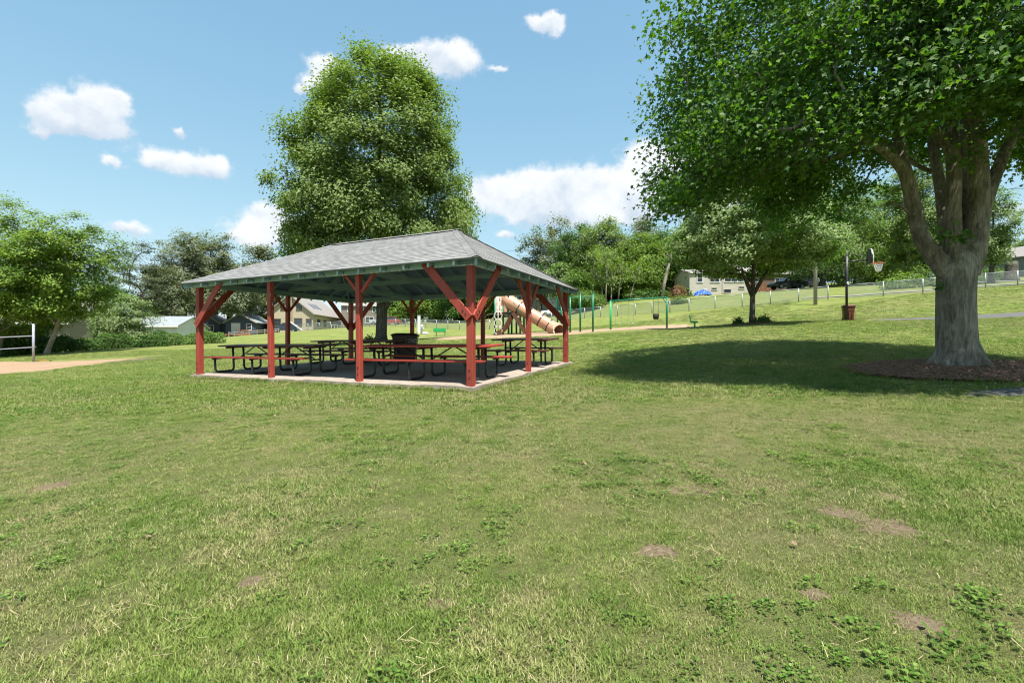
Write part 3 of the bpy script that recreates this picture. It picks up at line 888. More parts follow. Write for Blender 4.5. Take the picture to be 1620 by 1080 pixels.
        t0, t1 = (p[3], p[2]) if n == 4 else (p[2], p[2])
        L = ((t0 + t1) / 2 - (e0 + e1) / 2).length if n == 4 else (p[2] - (e0 + e1) / 2).length
        rows = int(L / 0.14)
        vs, fs, uv = [], [], []
        along = (e1 - e0).normalized(); upd = nrm.cross(along)
        ext = -0.035
        rr = random.Random(len(f) * 7 + ord(f[0]))
        for r_ in range(rows):
            f0 = r_ / rows + (ext / L if r_ == 0 else 0); f1 = (r_ + 1) / rows
            lo0, lo1 = e0.lerp(t0, f0), e1.lerp(t1, f0); hi0, hi1 = e0.lerp(t0, f1), e1.lerp(t1, f1)
            segs = max(1, int((lo1 - lo0).length / 0.3))
            cols = []
            for k in range(segs + 1):
                s_ = k / segs
                lift = 0.005 + rr.uniform(0, 0.003)
                A = lo0.lerp(lo1, s_); B = hi0.lerp(hi1, s_)
                i0 = len(vs)
                vs += [A - nrm * 0.010, A + nrm * lift, B + nrm * 0.001]
                for w_ in (A, A, B): uv.append(((w_ - e0).dot(along), (w_ - e0).dot(upd)))
                cols.append(i0)
            for k in range(segs):
                a_, b_ = cols[k], cols[k + 1]
                fs += [(a_, b_, b_ + 1, a_ + 1), (a_ + 1, b_ + 1, b_ + 2, a_ + 2)]
        o = MB().add(vs, fs).build('shingle_roof_slope', M['shingle'], P)
        ul = o.data.uv_layers.new(name='UVMap')
        for lp in o.data.loops: ul.data[lp.index].uv = uv[lp.vertex_index]
    for (k0, k1) in (('a', 'l'), ('b', 'r'), ('c', 'r'), ('d', 'l')):
        p, q_ = Vector(corners[k0]), Vector(corners[k1])
        m = MB()
        n = int((q_ - p).length / 0.2)
        d = (q_ - p).normalized(); sd = d.cross(Vector((0, 0, 1))).normalized()
        for i in range(n):
            A, B = p.lerp(q_, i / n), p.lerp(q_, (i + 1) / n + 0.02)
            for s_ in (-1, 1):
                m.add([A + Vector((0, 0, .030)), A + sd * s_ * 0.13 + Vector((0, 0, -0.022)), B + sd * s_ * 0.13 + Vector((0, 0, -0.032)), B + Vector((0, 0, .020))], [(0, 1, 2, 3)])
        o = m.build('hip_cap', M['shingle'], P)
        ul = o.data.uv_layers.new(name='UVMap')
        for lp in o.data.loops:
            v = o.data.vertices[lp.vertex_index].co
            ul.data[lp.index].uv = ((v - p).dot(d) * 1.2, (v - p).dot(sd))
    m = MB()
    for s_ in (-1, 1):
        m.add([(cx0 - .1, yc, ZR + .035), (cx1 + .1, yc, ZR + .035), (cx1 + .1, yc + s_ * .13, ZR - .022), (cx0 - .1, yc + s_ * .13, ZR - .022)], [(0, 1, 2, 3)])
    o = m.build('ridge_cap', M['shingle'], P)
    ul = o.data.uv_layers.new(name='UVMap')
    for lp in o.data.loops:
        v = o.data.vertices[lp.vertex_index].co; ul.data[lp.index].uv = (v.x, v.y)


build_pavilion()

# ------------------------------------------------------------------ picnic tables
def make_table(a0, a1, bc, frames, label, top_mat, bench_mats):
    ac = (a0 + a1) / 2; p = pav(ac, bc)
    T = empty('picnic_table', (p.x, p.y, PAV_Z + PAV_G * bc + 0.003), PAV_T, label, 'picnic table', 'picnic tables under the pavilion')
    T.rotation_euler = Matrix.Rotation(PAV_T, 4, 'Z').to_3x3().to_4x4().to_euler()
    T.rotation_euler = (Matrix.Rotation(PAV_T, 3, 'Z') @ Matrix.Rotation(math.atan(PAV_G), 3, 'X')).to_euler()
    L = (a1 - a0) / 2
    for k in range(5):
        y = (k - 2) * 0.149
        MB().box(-L, L, y - 0.07, y + 0.07, 0.715, 0.755).build('tabletop_plank', top_mat, T, bevel=0.004)
    for s in (-1, 1):
        for k in (0, 1):
            y = s * 0.645 + (k - 0.5) * 0.132
            MB().box(-L - 0.02, L + 0.02, y - 0.062, y + 0.062, 0.425, 0.463).build('bench_plank', bench_mats[0 if s < 0 else 1], T, bevel=0.004)
    fx = [-L + 0.36 + (2 * L - 0.72) * i / (frames - 1) for i in range(frames)]
    for x in fx:
        m = MB()
        for s in (-1, 1):
            pts = [(x, s * 0.70, 0.40)]
            for t in range(7):
                an = math.pi / 2 * t / 6
                pts.append((x, s * (0.60 + 0.10 * math.cos(an)), 0.13 - 0.10 * math.sin(an)))
            for t in range(7):
                an = math.pi / 2 * t / 6
                pts.append((x, s * (0.26 - 0.10 * math.sin(an)), 0.03 + 0.10 * (1 - math.cos(an))))
            pts.append((x, s * 0.16, 0.70))
            m.tube(pts, 0.030, 8)
        m.build('leg_frame', M['black'], T, smooth=True)
        MB().box(x - 0.025, x + 0.025, -0.36, 0.36, 0.665, 0.713).build('top_cleat', M['redplank_shade'], T)
        for s in (-1, 1): MB().box(x - 0.02, x + 0.02, s * 0.645 - 0.13, s * 0.645 + 0.13, 0.385, 0.424).build('bench_cleat', M['black'], T)
        MB().bar((x, -0.16, 0.36), (x, 0.16, 0.36), 0.02, 0.04).build('cross_tie', M['black'], T)
    for i in range(frames - 1):
        xm = (fx[i] + fx[i + 1]) / 2
        for x, sg in ((fx[i], 1), (fx[i + 1], -1)):
            MB().tube([(x, 0, 0.36), (xm - sg * 0.06, 0, 0.70)], 0.016, 6).build('brace', M['black'], T, smooth=True)
    return T


make_table(-8.72, -4.92, 0.95, 3, 'long picnic table at the left front post, bench with bright red edge', M['redplank_shade'], (M['redplank'], M['redplank_shade']))
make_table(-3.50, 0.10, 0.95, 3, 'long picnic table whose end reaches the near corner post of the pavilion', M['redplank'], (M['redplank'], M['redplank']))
make_table(-1.72, 0.11, 4.50, 2, 'short picnic table beneath the tube slide at the far right corner', M['redplank_shade'], (M['redplank_shade'], M['redplank_shade']))
make_table(-8.30, -4.70, 3.85, 3, 'long dark picnic table at the back left of the pavilion', M['redplank_shade'], (M['redplank_shade'], M['redplank_shade']))


# ------------------------------------------------------------------ bins
def make_bin(name, loc, rz, w, d, h, mat, label, text=None, lidmat=None):
    T = empty(name, loc, rz, label, 'trash bin')
    def ringpts(z, ww, dd, r=0.05):
        out = []
        for cx_, cy_, a0 in ((ww / 2 - r, dd / 2 - r, 0), (-ww / 2 + r, dd / 2 - r, 90), (-ww / 2 + r, -dd / 2 + r, 180), (ww / 2 - r, -dd / 2 + r, 270)):
            for k in range(4):
                an = math.radians(a0 + 30 * k)
                out.append((cx_ + r * math.cos(an), cy_ + r * math.sin(an), z))
        return out
    rings = [ringpts(0.03, w * 0.82, d * 0.78), ringpts(h * 0.10, w * 0.84, d * 0.82), ringpts(h * 0.62, w * 0.91, d * 0.92), ringpts(h * 0.63, w * 0.95, d * 0.97), ringpts(h * 0.84, w * 0.98, d * 1.0), ringpts(h * 0.85, w * 1.03, d * 1.04), ringpts(h * 0.90, w * 1.03, d * 1.04)]
    vs = [p for r_ in rings for p in r_]
    n = len(rings[0]); fs = [tuple(range(n - 1, -1, -1)), tuple(range((len(rings) - 1) * n, len(rings) * n))]
    for i in range(len(rings) - 1):
        for k in range(n): fs.append((i * n + k, i * n + (k + 1) % n, (i + 1) * n + (k + 1) % n, (i + 1) * n + k))
    body = MB().add(vs, fs).build('body', mat, T)
    for s in (-1, 0, 1):
        MB().box(s * w * 0.27 - 0.012, s * w * 0.27 + 0.012, -d * 0.5 - 0.004, -d * 0.36, h * 0.08, h * 0.60).build('rib', mat, T)
    L = [ringpts(h * 0.905, w * 1.10, d * 1.12, 0.06), ringpts(h * 0.93, w * 1.12, d * 1.14, 0.06), ringpts(h * 0.975, w * 0.98, d * 1.0, 0.06), ringpts(h, w * 0.7, d * 0.74, 0.06)]
    vs = [p for r_ in L for p in r_]; fs = [tuple(range(n - 1, -1, -1)), tuple(range(3 * n, 4 * n))]
    for i in range(3):
        for k in range(n): fs.append((i * n + k, i * n + (k + 1) % n, (i + 1) * n + (k + 1) % n, (i + 1) * n + k))
    MB().add(vs, fs).build('lid', lidmat or mat, T)
    MB().tube([(-w * 0.42, d * 0.60, h * 0.88), (w * 0.42, d * 0.60, h * 0.88)], 0.018, 6).build('handle', mat, T)
    for s in (-1, 1):
        wh = MB().ring((s * w * 0.40, d * 0.40, 0.10), 0.07, 0.03, 'x', 16, 6).build('wheel', M['rubber'], T)
    if text:
        cu = bpy.data.curves.new('lettering', 'FONT'); cu.body = text; cu.size = 0.15; cu.extrude = 0.001; cu.align_x = 'CENTER'
        tmp = bpy.data.objects.new('tmp', cu); COL.objects.link(tmp)
        me = bpy.data.meshes.new_from_object(tmp.evaluated_get(bpy.context.evaluated_depsgraph_get()))
        bpy.data.objects.remove(tmp)
        me.materials.clear(); me.materials.append(M['white'])
        o = link(bpy.data.objects.new('lettering', me)); o.parent = T
        o.location = (w * 0.26, -d * 0.5 - 0.008, h * 0.68); o.rotation_euler = (math.pi / 2 - 0.05, 0, 0)
    return T


bpos = pav(-5.17, 4.55)
make_bin('wheeled_bin', (bpos.x, bpos.y, PAV_Z + PAV_G * 4.55 + 0.003), 0.12, 0.80, 0.68, 0.95, M['darkbin'], 'dark brown lidded wheeled bin with white letters under the pavilion', 'HDC')
make_bin('wheeled_bin', at(1342, 26.3), -0.45, 0.56, 0.56, 0.84, M['redbin'], 'reddish brown wheeled bin behind the basketball pole')

# ------------------------------------------------------------------ volleyball
vp = at(53, 31)
vz = vp[2]
T = empty('volleyball_post', vp, 0, 'silver metal volleyball post standing in the sand court', 'post')
MB().tube([(0, 0, -0.2), (0, 0, 2.42)], 0.07, 12).build('pole', M['silver'], T, smooth=True)
MB().ring((0, 0, 0.98), 0.072, 0.012, 'z').build('clamp', M['steel'], T)
MB().ring((0, 0, 1.90), 0.072, 0.012, 'z').build('clamp', M['steel'], T)
MB().tube([(0.0, 0.0, 0.95), (0.19, -0.02, 0.93)], 0.02, 6).build('winch_handle', M['steel'], T)
N = empty('volleyball_net', vp, 0, 'volleyball net reduced to two white tapes running to the post', 'net')
far = Vector((-9.0, -4.6, g(vp[0] - 9, 31 - 4.6) - vz))
MB().bar((-0.1, 0, 1.66), far * 1.0 + Vector((0, 0, 1.60)), 0.02, 0.06).build('top_tape', M['silver'], N)
MB().bar((-0.1, 0, 0.93), far * 1.0 + Vector((0, 0, 0.72)), 0.02, 0.05).build('bottom_tape', M['silver'], N)
sp = at(64, 30.2, 0.05)
o = empty('strap', sp, 0.2, 'short red strap lying on the sand beside the volleyball post', 'strap')
MB().add([(-.45, -.08, .03), (-.1, -.12, .10), (.2, -.05, .06), (.5, 0, .04), (.5, .10, .04), (.2, .08, .07), (-.1, .05, .11), (-.45, .08, .03)], [(0, 1, 6, 7), (1, 2, 5, 6), (2, 3, 4, 5)]).build('webbing', M['rim'], o)
MB().box(.48, .56, -.02, .12, .02, .06).build('buckle', M['black'], o)

# ------------------------------------------------------------------ trees
MAPLE = [(0, 0), (.30, .02), (.52, .44), (.20, .46), (0, 1.0), (-.20, .46), (-.52, .44), (-.30, .02)]
OVAL = [(0, 0), (.34, .42), (0, 1.0), (-.34, .42)]
TRI = [(-.36, .05), (.36, .25), (0, 1.0)]
LONG = [(0, 0), (.2, .45), (0, 1.0), (-.2, .45)]


def leaf_mesh(name, pos, nrm, size, shape, mat, rng, droop=0.35, fold=0.25):
    n = len(pos)
    t = rng.normal(size=(n, 3)); t[:, 2] -= droop * 2
    nrm = nrm / np.linalg.norm(nrm, axis=1, keepdims=True)
    t -= nrm * (t * nrm).sum(1, keepdims=True)
    t /= np.linalg.norm(t, axis=1, keepdims=True) + 1e-9
    b = np.cross(nrm, t)
    sh = np.array(shape); k = len(sh)
    zz = -np.abs(sh[:, 0]) * fold - 0.12 * sh[:, 1] ** 2
    co = pos[:, None, :] + size[:, None, None] * (b[:, None, :] * sh[None, :, 0, None] + t[:, None, :] * (sh[None, :, 1, None] - 0.4) + nrm[:, None, :] * zz[None, :, None])
    return raw_mesh(name, co.reshape(-1, 3), np.arange(n * k), np.arange(n) * k, mat)


def grow(skel, clusters, rng, step=0.8, rtip=0.012, expo=0.46, up=0.8):
    """joins every cluster centre to the nearest suitable point of the growing skeleton; returns branch polylines with radii"""
    P = [np.array(p, float) for p, r in skel]
    par = [-1] + list(range(len(skel) - 1))
    fixed = [r for p, r in skel]
    chains = []
    order = np.argsort(np.linalg.norm(clusters[:, :2] - P[0][:2], axis=1) + 0.25 * clusters[:, 2])
    A = np.zeros((len(P) + len(clusters) * 9, 3)); A[:len(P)] = P
    nn = len(P)
    parent = np.full(len(A), -1); parent[:nn] = par
    first = max(1, int(len(skel) * 0.3))
    for ci in order:
        c = clusters[ci]
        d = c - A[first:nn]
        dist = np.linalg.norm(d, axis=1)
        hor = np.hypot(d[:, 0], d[:, 1])
        cost = dist + up * np.maximum(0, 0.35 * hor - d[:, 2])
        j = int(np.argmin(cost)) + first
        L = np.linalg.norm(c - A[j])
        k = int(min(8, max(1, round(L / step))))
        pdir = A[j] - A[parent[j]] if parent[j] >= 0 else np.array([0, 0, 1.0])
        pdir = pdir / (np.linalg.norm(pdir) + 1e-9)
        ctrl = A[j] + pdir * L * 0.30 + (c - A[j]) * 0.25 + np.array([0, 0, 0.08 * L])
        ids = [j]
        prev = j
        for s in range(1, k + 1):
            t = s / k
            q_ = (1 - t) ** 2 * A[j] + 2 * t * (1 - t) * ctrl + t * t * c
            if s < k: q_ = q_ + rng.normal(size=3) * 0.05 * step
            A[nn] = q_; parent[nn] = prev; prev = nn; ids.append(nn); nn += 1
        chains.append(ids)
    tips = np.zeros(nn)
    for ids in chains: tips[ids[-1]] += 1
    for i in range(nn - 1, 0, -1):
        if parent[i] >= 0: tips[parent[i]] += tips[i]
    rad = rtip * np.maximum(tips, 1) ** expo
    out = []
    for ids in chains:
        rs = [rad[i] for i in ids]
        rs[0] = min(rs[0], rs[1] * 1.15) if len(rs) > 1 else rs[0]
        if ids[0] < len(fixed): rs[0] = min(rs[0], fixed[ids[0]] * 0.8)
        out.append(([A[i] for i in ids], rs))
    return out


def env_clusters(n, prof, rng, lobes=5, amp=0.16, shell=0.55, off=(0, 0), flat=1.0):
    """points in a crown whose radius at height z follows prof = [(z, r), ...]"""
    zs = np.array([p[0] for p in prof]); rs = np.array([p[1] for p in prof])
    ph = rng.uniform(0, 6.28, 6)
    pts = []
    zz = np.linspace(zs[0], zs[-1], 200); w = np.interp(zz, zs, rs) ** 1.6 + 0.05; cdf = np.cumsum(w) / w.sum()
    for _ in range(n):
        z = np.interp(rng.random(), cdf, zz)
        a = rng.uniform(0, 2 * math.pi)
        r = np.interp(z, zs, rs)
        k = 1 + amp * (math.sin(lobes * a + ph[0] + z * 0.5) * 0.5 + math.sin(2 * a + ph[1] - z * 0.35) * 0.5 + 0.7 * math.sin(z * 1.7 + 3 * a + ph[2]) * 0.6 + 0.45 * math.sin(9 * a + 2.3 * z + ph[3]))
        f = rng.random() ** (0.5 * (1 - shell) + 0.02) if rng.random() < shell else rng.random() ** 0.5
        pts.append((off[0] * (z - zs[0]) + math.cos(a) * r * f * k, off[1] * (z - zs[0]) + math.sin(a) * r * f * k * flat, z))
    return np.array(pts)


def crown_leaves(cl, per, spread, rng, size, centre, flatten=0.6, upw=0.85, outw=0.65, rnd=0.42):
    n = len(cl)
    k = rng.poisson(per, n)
    idx = np.repeat(np.arange(n), k)
    g_ = np.clip(rng.normal(size=(len(idx), 3)), -1.9, 1.9) * spread * rng.uniform(0.6, 1.25, n)[idx][:, None]
    g_[:, 2] *= flatten
    pos = cl[idx] + g_
    out = pos - np.asarray(centre); out /= np.linalg.norm(out, axis=1, keepdims=True) + 1e-9
    nrm = np.array([0, 0, upw]) + out * outw + rng.normal(size=pos.shape) * rnd
    return pos, nrm, size * rng.uniform(0.65, 1.3, len(pos))


def make_tree(name, base, prof, trunk, r0, label, leafm, barkm, n=240, per=60, spread=0.6, leaf=0.22, shape=OVAL, seed=1, group=None, cat='tree', lobes=5, amp=0.16, shell=0.55, off=(0, 0),
              flatten=0.6, step=0.9, rtip=0.014, expo=0.46, top=None, stems=None, droop=0.35, flat=1.0, sides=6):
    rng = np.random.default_rng(seed)
    T = empty(name, base, 0, label, cat, group)
    cl = env_clusters(n, prof, rng, lobes, amp, shell, off, flat)
    m = MB()
    if trunk is None:
        zt = prof[-1][0]; hb = prof[0][0]
        trunk = [(0, 0, -0.3), (0, 0, 0.25 * hb), (0.02 * zt * rng.normal() * 0.3, 0.02, hb), (0.03 * zt * rng.normal() * 0.4 + off[0] * zt * .2, off[1] * zt * .2, hb + (zt - hb) * 0.35), (off[0] * zt * 0.5, off[1] * zt * .5, hb + (zt - hb) * 0.78)]
    rs = np.interp(np.linspace(0, 1, len(trunk)), [0, 0.12, 0.45, 1], [r0 * 1.35, r0, r0 * 0.8, r0 * 0.16])
    skel = []
    for i in range(len(trunk) - 1):
        kk = max(2, int((Vector(trunk[i + 1]) - Vector(trunk[i])).length / 0.7))
        for s in range(kk):
            f = s / kk
            skel.append((Vector(trunk[i]).lerp(Vector(trunk[i + 1]), f), rs[i] * (1 - f) + rs[i + 1] * f))
    skel.append((Vector(trunk[-1]), rs[-1]))
    m.tube([p for p, r in skel], [r for p, r in skel], 9)
    for pts, rad in grow(skel, cl, rng, step, rtip, expo): m.tube(pts, rad, 5, cap=False)
    for st in (stems or []): m.tube(st[0], st[1], 7)
    m.build('trunk', barkm, T, smooth=True)
    c = (off[0] * prof[-1][0] * .4, off[1] * prof[-1][0] * .4, (prof[0][0] + prof[-1][0]) * 0.45)
    pos, nrm, sz = crown_leaves(cl, per, spread, rng, leaf, c, flatten)
    o = link(bpy.data.objects.new('crown', leaf_mesh('crown', pos, nrm, sz, shape, leafm, rng, droop)))
    o.parent = T
    return T


# ---- the big silver maple on the right
def big_maple():
    rng = np.random.default_rng(21)
    bx, by = TREE_X, TREE_Y
    bz = g(bx, by) + 0.05
    T = empty('silver_maple', (bx, by, bz), 0, 'big silver maple with forked grey trunk in the nearest mulch ring', 'tree')
    def L(u, v, dy=0.0):
        Y = by + dy
        return Vector((X_(u, Y) - bx, dy, Z_(v, Y) - bz))
    limbs = [
        ([L(1516, 594), L(1516, 582), L(1515, 560), L(1513, 525), L(1512, 480), L(1513, 445), L(1516, 415), L(1518, 392), L(1519, 376)], [.66, .56, .48, .455, .44, .44, .44, .33, .16]),
        ([L(1505, 440), L(1480, 408), L(1458, 375), L(1446, 330), L(1436, 285), L(1424, 262), L(1392, 234, -.2), L(1345, 212, -.5), L(1305, 196, -.9)], [.26, .235, .20, .185, .17, .155, .11, .085, .06]),
        ([L(1436, 285), L(1426, 240, .2), L(1414, 170, .5), L(1395, 90, .9), L(1370, -20, 1.2)], [.16, .15, .13, .11, .07]),
        ([L(1508, 430), L(1507, 385), L(1508, 330), L(1509, 270), L(1502, 190, .1), L(1486, 90, .3), L(1470, -40, .5), L(1455, -180, .7)], [.32, .235, .18, .175, .165, .14, .11, .07]),
        ([L(1524, 430), L(1542, 385, -.05), L(1548, 330, -.1), L(1549, 270, -.1), L(1545, 190, -.3), L(1548, 80, -.6), L(1550, -60, -.9), L(1556, -220, -1.1)], [.38, .29, .245, .22, .195, .16, .12, .07]),
        ([L(1550, 350, .1), L(1566, 300, .15), L(1586, 250, .2), L(1612, 195, .3), L(1650, 110, .5), L(1690, 0, .8)], [.2, .17, .15, .135, .11, .07]),
        ([L(1500, 385, .3), L(1488, 300, .85), L(1478, 240, 1.1), L(1466, 160, 1.3), L(1450, 40, 1.6), L(1430, -80, 2.2)], [.2, .15, .14, .125, .1, .06]),
        ([L(1526, 370, .3), L(1527, 300, .6), L(1525, 220, .8), L(1522, 100, 1.1), L(1515, -60, 1.6)], [.14, .1, .09, .08, .06]),
        ([L(1506, 250), L(1488, 215, -.15), L(1462, 188, -.4), L(1430, 150, -.9)], [.13, .1, .085, .06]),
        ([L(1475, 272, .6), L(1452, 262, .7), L(1425, 240, .9), L(1380, 215, 1.3)], [.07, .06, .05, .035]),
        ([L(1440, 340), L(1424, 325, -.05), L(1405, 322, -.1), L(1380, 330, .0)], [.05, .04, .025, .012]),
    ]
    m = MB()
    for pts, rad in limbs:
        # smooth the polyline
        P, Rr = [], []
        n = len(pts)
        for i in range(n - 1):
            p0, p1, p2, p3 = pts[max(i - 1, 0)], pts[i], pts[i + 1], pts[min(i + 2, n - 1)]
            for s in range(4):
                t = s / 4
                P.append(0.5 * ((2 * p1) + (p2 - p0) * t + (2 * p0 - 5 * p1 + 4 * p2 - p3) * t * t + (-p0 + 3 * p1 - 3 * p2 + p3) * t ** 3)); Rr.append(rad[i] * (1 - t) + rad[i + 1] * t)
        P.append(pts[-1]); Rr.append(rad[-1])
        m.tube(P, [r_ * 0.74 for r_ in Rr], 14)
    for k in range(9):                                     # root flare
        a = 2 * math.pi * k / 9 + R.uniform(-.2, .2)
        d = Vector((math.cos(a), math.sin(a), 0))
        m.tube([d * 0.20 + Vector((0, 0, .60)), d * 0.33 + Vector((0, 0, .2)), d * R.uniform(.50, .66) + Vector((0, 0, -.08))], [.10, .11, .06], 8)
    for (u, v, dy, r_) in ((1551, 357, -.25, .04), (1558, 382, -.2, .04), (1542, 335, -.23, .028), (1531, 447, -.31, .032), (1446, 338, -.13, .028)):   # knots
        c = L(u, v, dy)
        m.ring(c, r_, r_ * 0.55, 'y', 12, 6)
    tr = m.build('trunk', M['bark_maple'], T, smooth=True)
    md = tr.modifiers.new('fuse', 'REMESH'); md.mode = 'VOXEL'; md.voxel_size = 0.022; md.use_smooth_shade = True
    ms = tr.modifiers.new('smooth', 'SMOOTH'); ms.factor = 0.5; ms.iterations = 3
    # crown
    cl = []
    ph = rng.uniform(0, 6.28, 4)
    while len(cl) < 700:
        a = rng.uniform(0, 2 * math.pi)
        k = 1 + 0.09 * math.sin(3 * a + ph[0]) + 0.06 * math.sin(7 * a + ph[1])
        Rm = 5.65 * k * (1 - 0.36 * max(0.0, math.cos(a)) ** 0.7) * (1 - 0.22 * max(0.0, -math.sin(a)))
        r_ = Rm * rng.random() ** 0.5
        x, y = r_ * math.cos(a), r_ * math.sin(a)
        q_ = r_ / Rm
        zb = 5.15 - 1.45 * q_ ** 1.3 + (0.9 if math.cos(a) > 0.3 else 0) + 0.35 * math.sin(4 * a + ph[2]) + 1.0 * max(0.0, math.sin(a)) ** 2
        zt = 4.6 + 10.6 * math.sqrt(max(0, 1 - q_ ** 2.3))
        if zt < zb: continue
        u_ = rng.random()
        z = zb + (zt - zb) * (u_ ** 2.0 if rng.random() < 0.84 else 1 - rng.random() ** 2 * 0.3)
        cl.append((x, y, z))
    while len(cl) < 1010:
        a = rng.uniform(math.pi * 0.55, math.pi * 1.5)
        k = 1 + 0.09 * math.sin(3 * a + ph[0]) + 0.06 * math.sin(7 * a + ph[1])
        q_ = rng.uniform(0.55, 1.0)
        r_ = 5.65 * k * q_ * (1 - 0.22 * max(0.0, -math.sin(a)))
        zb = 5.15 - 1.45 * q_ ** 1.3 + 0.35 * math.sin(4 * a + ph[2]) + 1.0 * max(0.0, math.sin(a)) ** 2
        cl.append((r_ * math.cos(a), r_ * math.sin(a), zb + 5.5 * rng.random() ** 1.5 * (1.15 - q_ * 0.5)))
    cl = np.array(cl)
    skel = []
    b = MB()
    nodes = []
    for pts, rad in limbs:
        for i in range(len(pts) - 1):
            for s in range(3): nodes.append((pts[i].lerp(pts[i + 1], s / 3), rad[i] * .6))
        nodes.append((pts[-1], rad[-1]))
    nodes = [nd for nd in nodes if nd[0].z > 3.6]
    nodes.sort(key=lambda t: t[0].z)
    # grow from the limbs (each limb node is a possible start)
    chains = grow(nodes, cl, rng, 0.8, 0.009, 0.44, 0.5)
    for pts, rad in chains: b.tube(pts, [min(r_, .08) for r_ in rad], 5, cap=False)
    b.build('branches', M['bark_maple'], T, smooth=True)['kind'] = 'stuff'
    pos, nrm, sz = crown_leaves(cl, 165, 0.36, rng, 0.089, (0, 0, 7.5), 0.62, 0.8, 0.35, 0.55)
    extra = []
    for (u, v, Y, nl, sp) in ((1492, 372, 9.45, 26, .13), (1520, 374, 9.35, 22, .12), (1484, 452, 9.6, 14, .09), (1535, 250, 9.3, 60, .2), (1412, 128, 8.8, 60, .25), (1560, 205, 9.2, 60, .22)):
        c = np.array((X_(u, Y) - bx, Y - by, Z_(v, Y) - bz))
        extra.append(c + rng.normal(size=(nl, 3)) * sp * np.array((1, 1, .6)))
    ex = np.concatenate(extra)
    pos = np.concatenate([pos, ex]); nrm = np.concatenate([nrm, np.array([0, -.3, .8]) + rng.normal(size=ex.shape) * .5]); sz = np.concatenate([sz, .12 * rng.uniform(.7, 1.2, len(ex))])
    o = link(bpy.data.objects.new('crown', leaf_mesh('crown', pos, nrm, sz, MAPLE, M['leaf_maple'], rng, 0.6, 0.6)))
    o.parent = T


big_maple()

# ---- maple behind the pavilion
b0 = at(603, 33)
make_tree('maple_tree', b0, [(4.3, 3.8), (5.3, 5.3), (6.6, 5.75), (8.8, 5.95), (11.5, 5.65), (14.1, 5.1), (16.4, 4.2), (18.0, 2.9), (19.0, 1.5), (19.5, 0.6)],
          [(0, 0, -.3), (0, 0, .5), (.05, 0, 2.3), (-.1, 0, 4), (-.2, .1, 7), (-.1, 0, 11), (-.1, 0, 17.5)], .40,
          'tall rounded maple standing right behind the pavilion roof', M['leaf_mid'], M['bark'], n=640, per=320, spread=.50, leaf=.19, shape=TRI, seed=4, lobes=4, amp=.17, shell=.74, flatten=.72, step=1.0,
          stems=[([(0, 0, 1.75), (.5, -.1, 2.6), (1.1, -.3, 3.3), (1.6, -.4, 4.8)], [.14, .17, .15, .1])])
# ---- young maple by the swings
b0 = at(1190, 27)
make_tree('maple_tree', b0, [(2.85, 2.3), (3.3, 3.6), (4.1, 4.3), (5.0, 4.2), (6.4, 3.6), (7.8, 2.5), (9.0, 1.0)],
          [(0, 0, -.2), (0, 0, .6), (.03, 0, 1.9), (.05, 0, 2.3), (.1, .1, 4.5), (.1, .1, 7.5)], .155,
          'young maple with short trunk between the swings and the basketball hoop', M['leaf_small'], M['bark'], n=430, per=190, spread=.34, leaf=.15, shape=TRI, seed=9, lobes=5, amp=.16, shell=.7, flatten=.42, step=.7, rtip=.009,
          stems=[([(.03, 0, 1.5), (-.35, -.1, 2.3), (-.7, -.2, 3.1)], [.12, .11, .07]), ([(.03, 0, 1.6), (.5, .0, 2.4), (.95, .2, 3.0)], [.12, .1, .06])])
# ---- left group
b0 = at(72, 36)
s_ = 36 / F
make_tree('boxelder_tree', b0, [(2.5, 1.8), (3.3, 3.0), (5.0, 3.3), (7.5, 3.0), (9.2, 2.2), (10.4, 0.8)],
          [(0, 0, -.2), (.25, 0, .5), (.75, 0, 1.7), (1.05, 0, 2.6), (1.2, 0, 4.0), (1.5, .1, 6.2), (1.4, 0, 8.8)], .17,
          'leaning boxelder with crooked trunk next to the volleyball post', M['leaf_elder'], M['bark_pale'], n=270, per=140, spread=.45, leaf=.19, shape=TRI, seed=14, amp=.25, shell=.6, flatten=.45, off=(.26, 0), step=.8, rtip=.011)
b0 = at(-8, 37)
make_tree('boxelder_tree', b0, [(1.6, 2.0), (3.0, 4.2), (6.0, 4.4), (8.5, 3.6), (10.5, 2.4), (12.2, .8)],
          [(0, 0, -.2), (.3, 0, .8), (.7, 0, 2.2), (1.0, 0, 4.5), (1.5, 0, 8), (1.8, 0, 10.5)], .17,
          'tall boxelder cut by the left picture edge', M['leaf_elder'], M['bark_pale'], n=300, per=140, spread=.48, leaf=.19, shape=TRI, seed=15, amp=.22, shell=.55, flatten=.5, off=(.14, 0), step=.8, rtip=.011)
b0 = at(196, 46)
make_tree('dogwood_tree', b0, [(.4, 1.6), (1.2, 2.3), (2.6, 2.5), (4.0, 1.9), (5.2, .9)], None, .12, 'bushy pale green small tree left of the white garage', M['leaf_small'], M['bark'], n=150, per=80, spread=.38, leaf=.17, seed=16, flatten=.5, step=.6, rtip=.01)
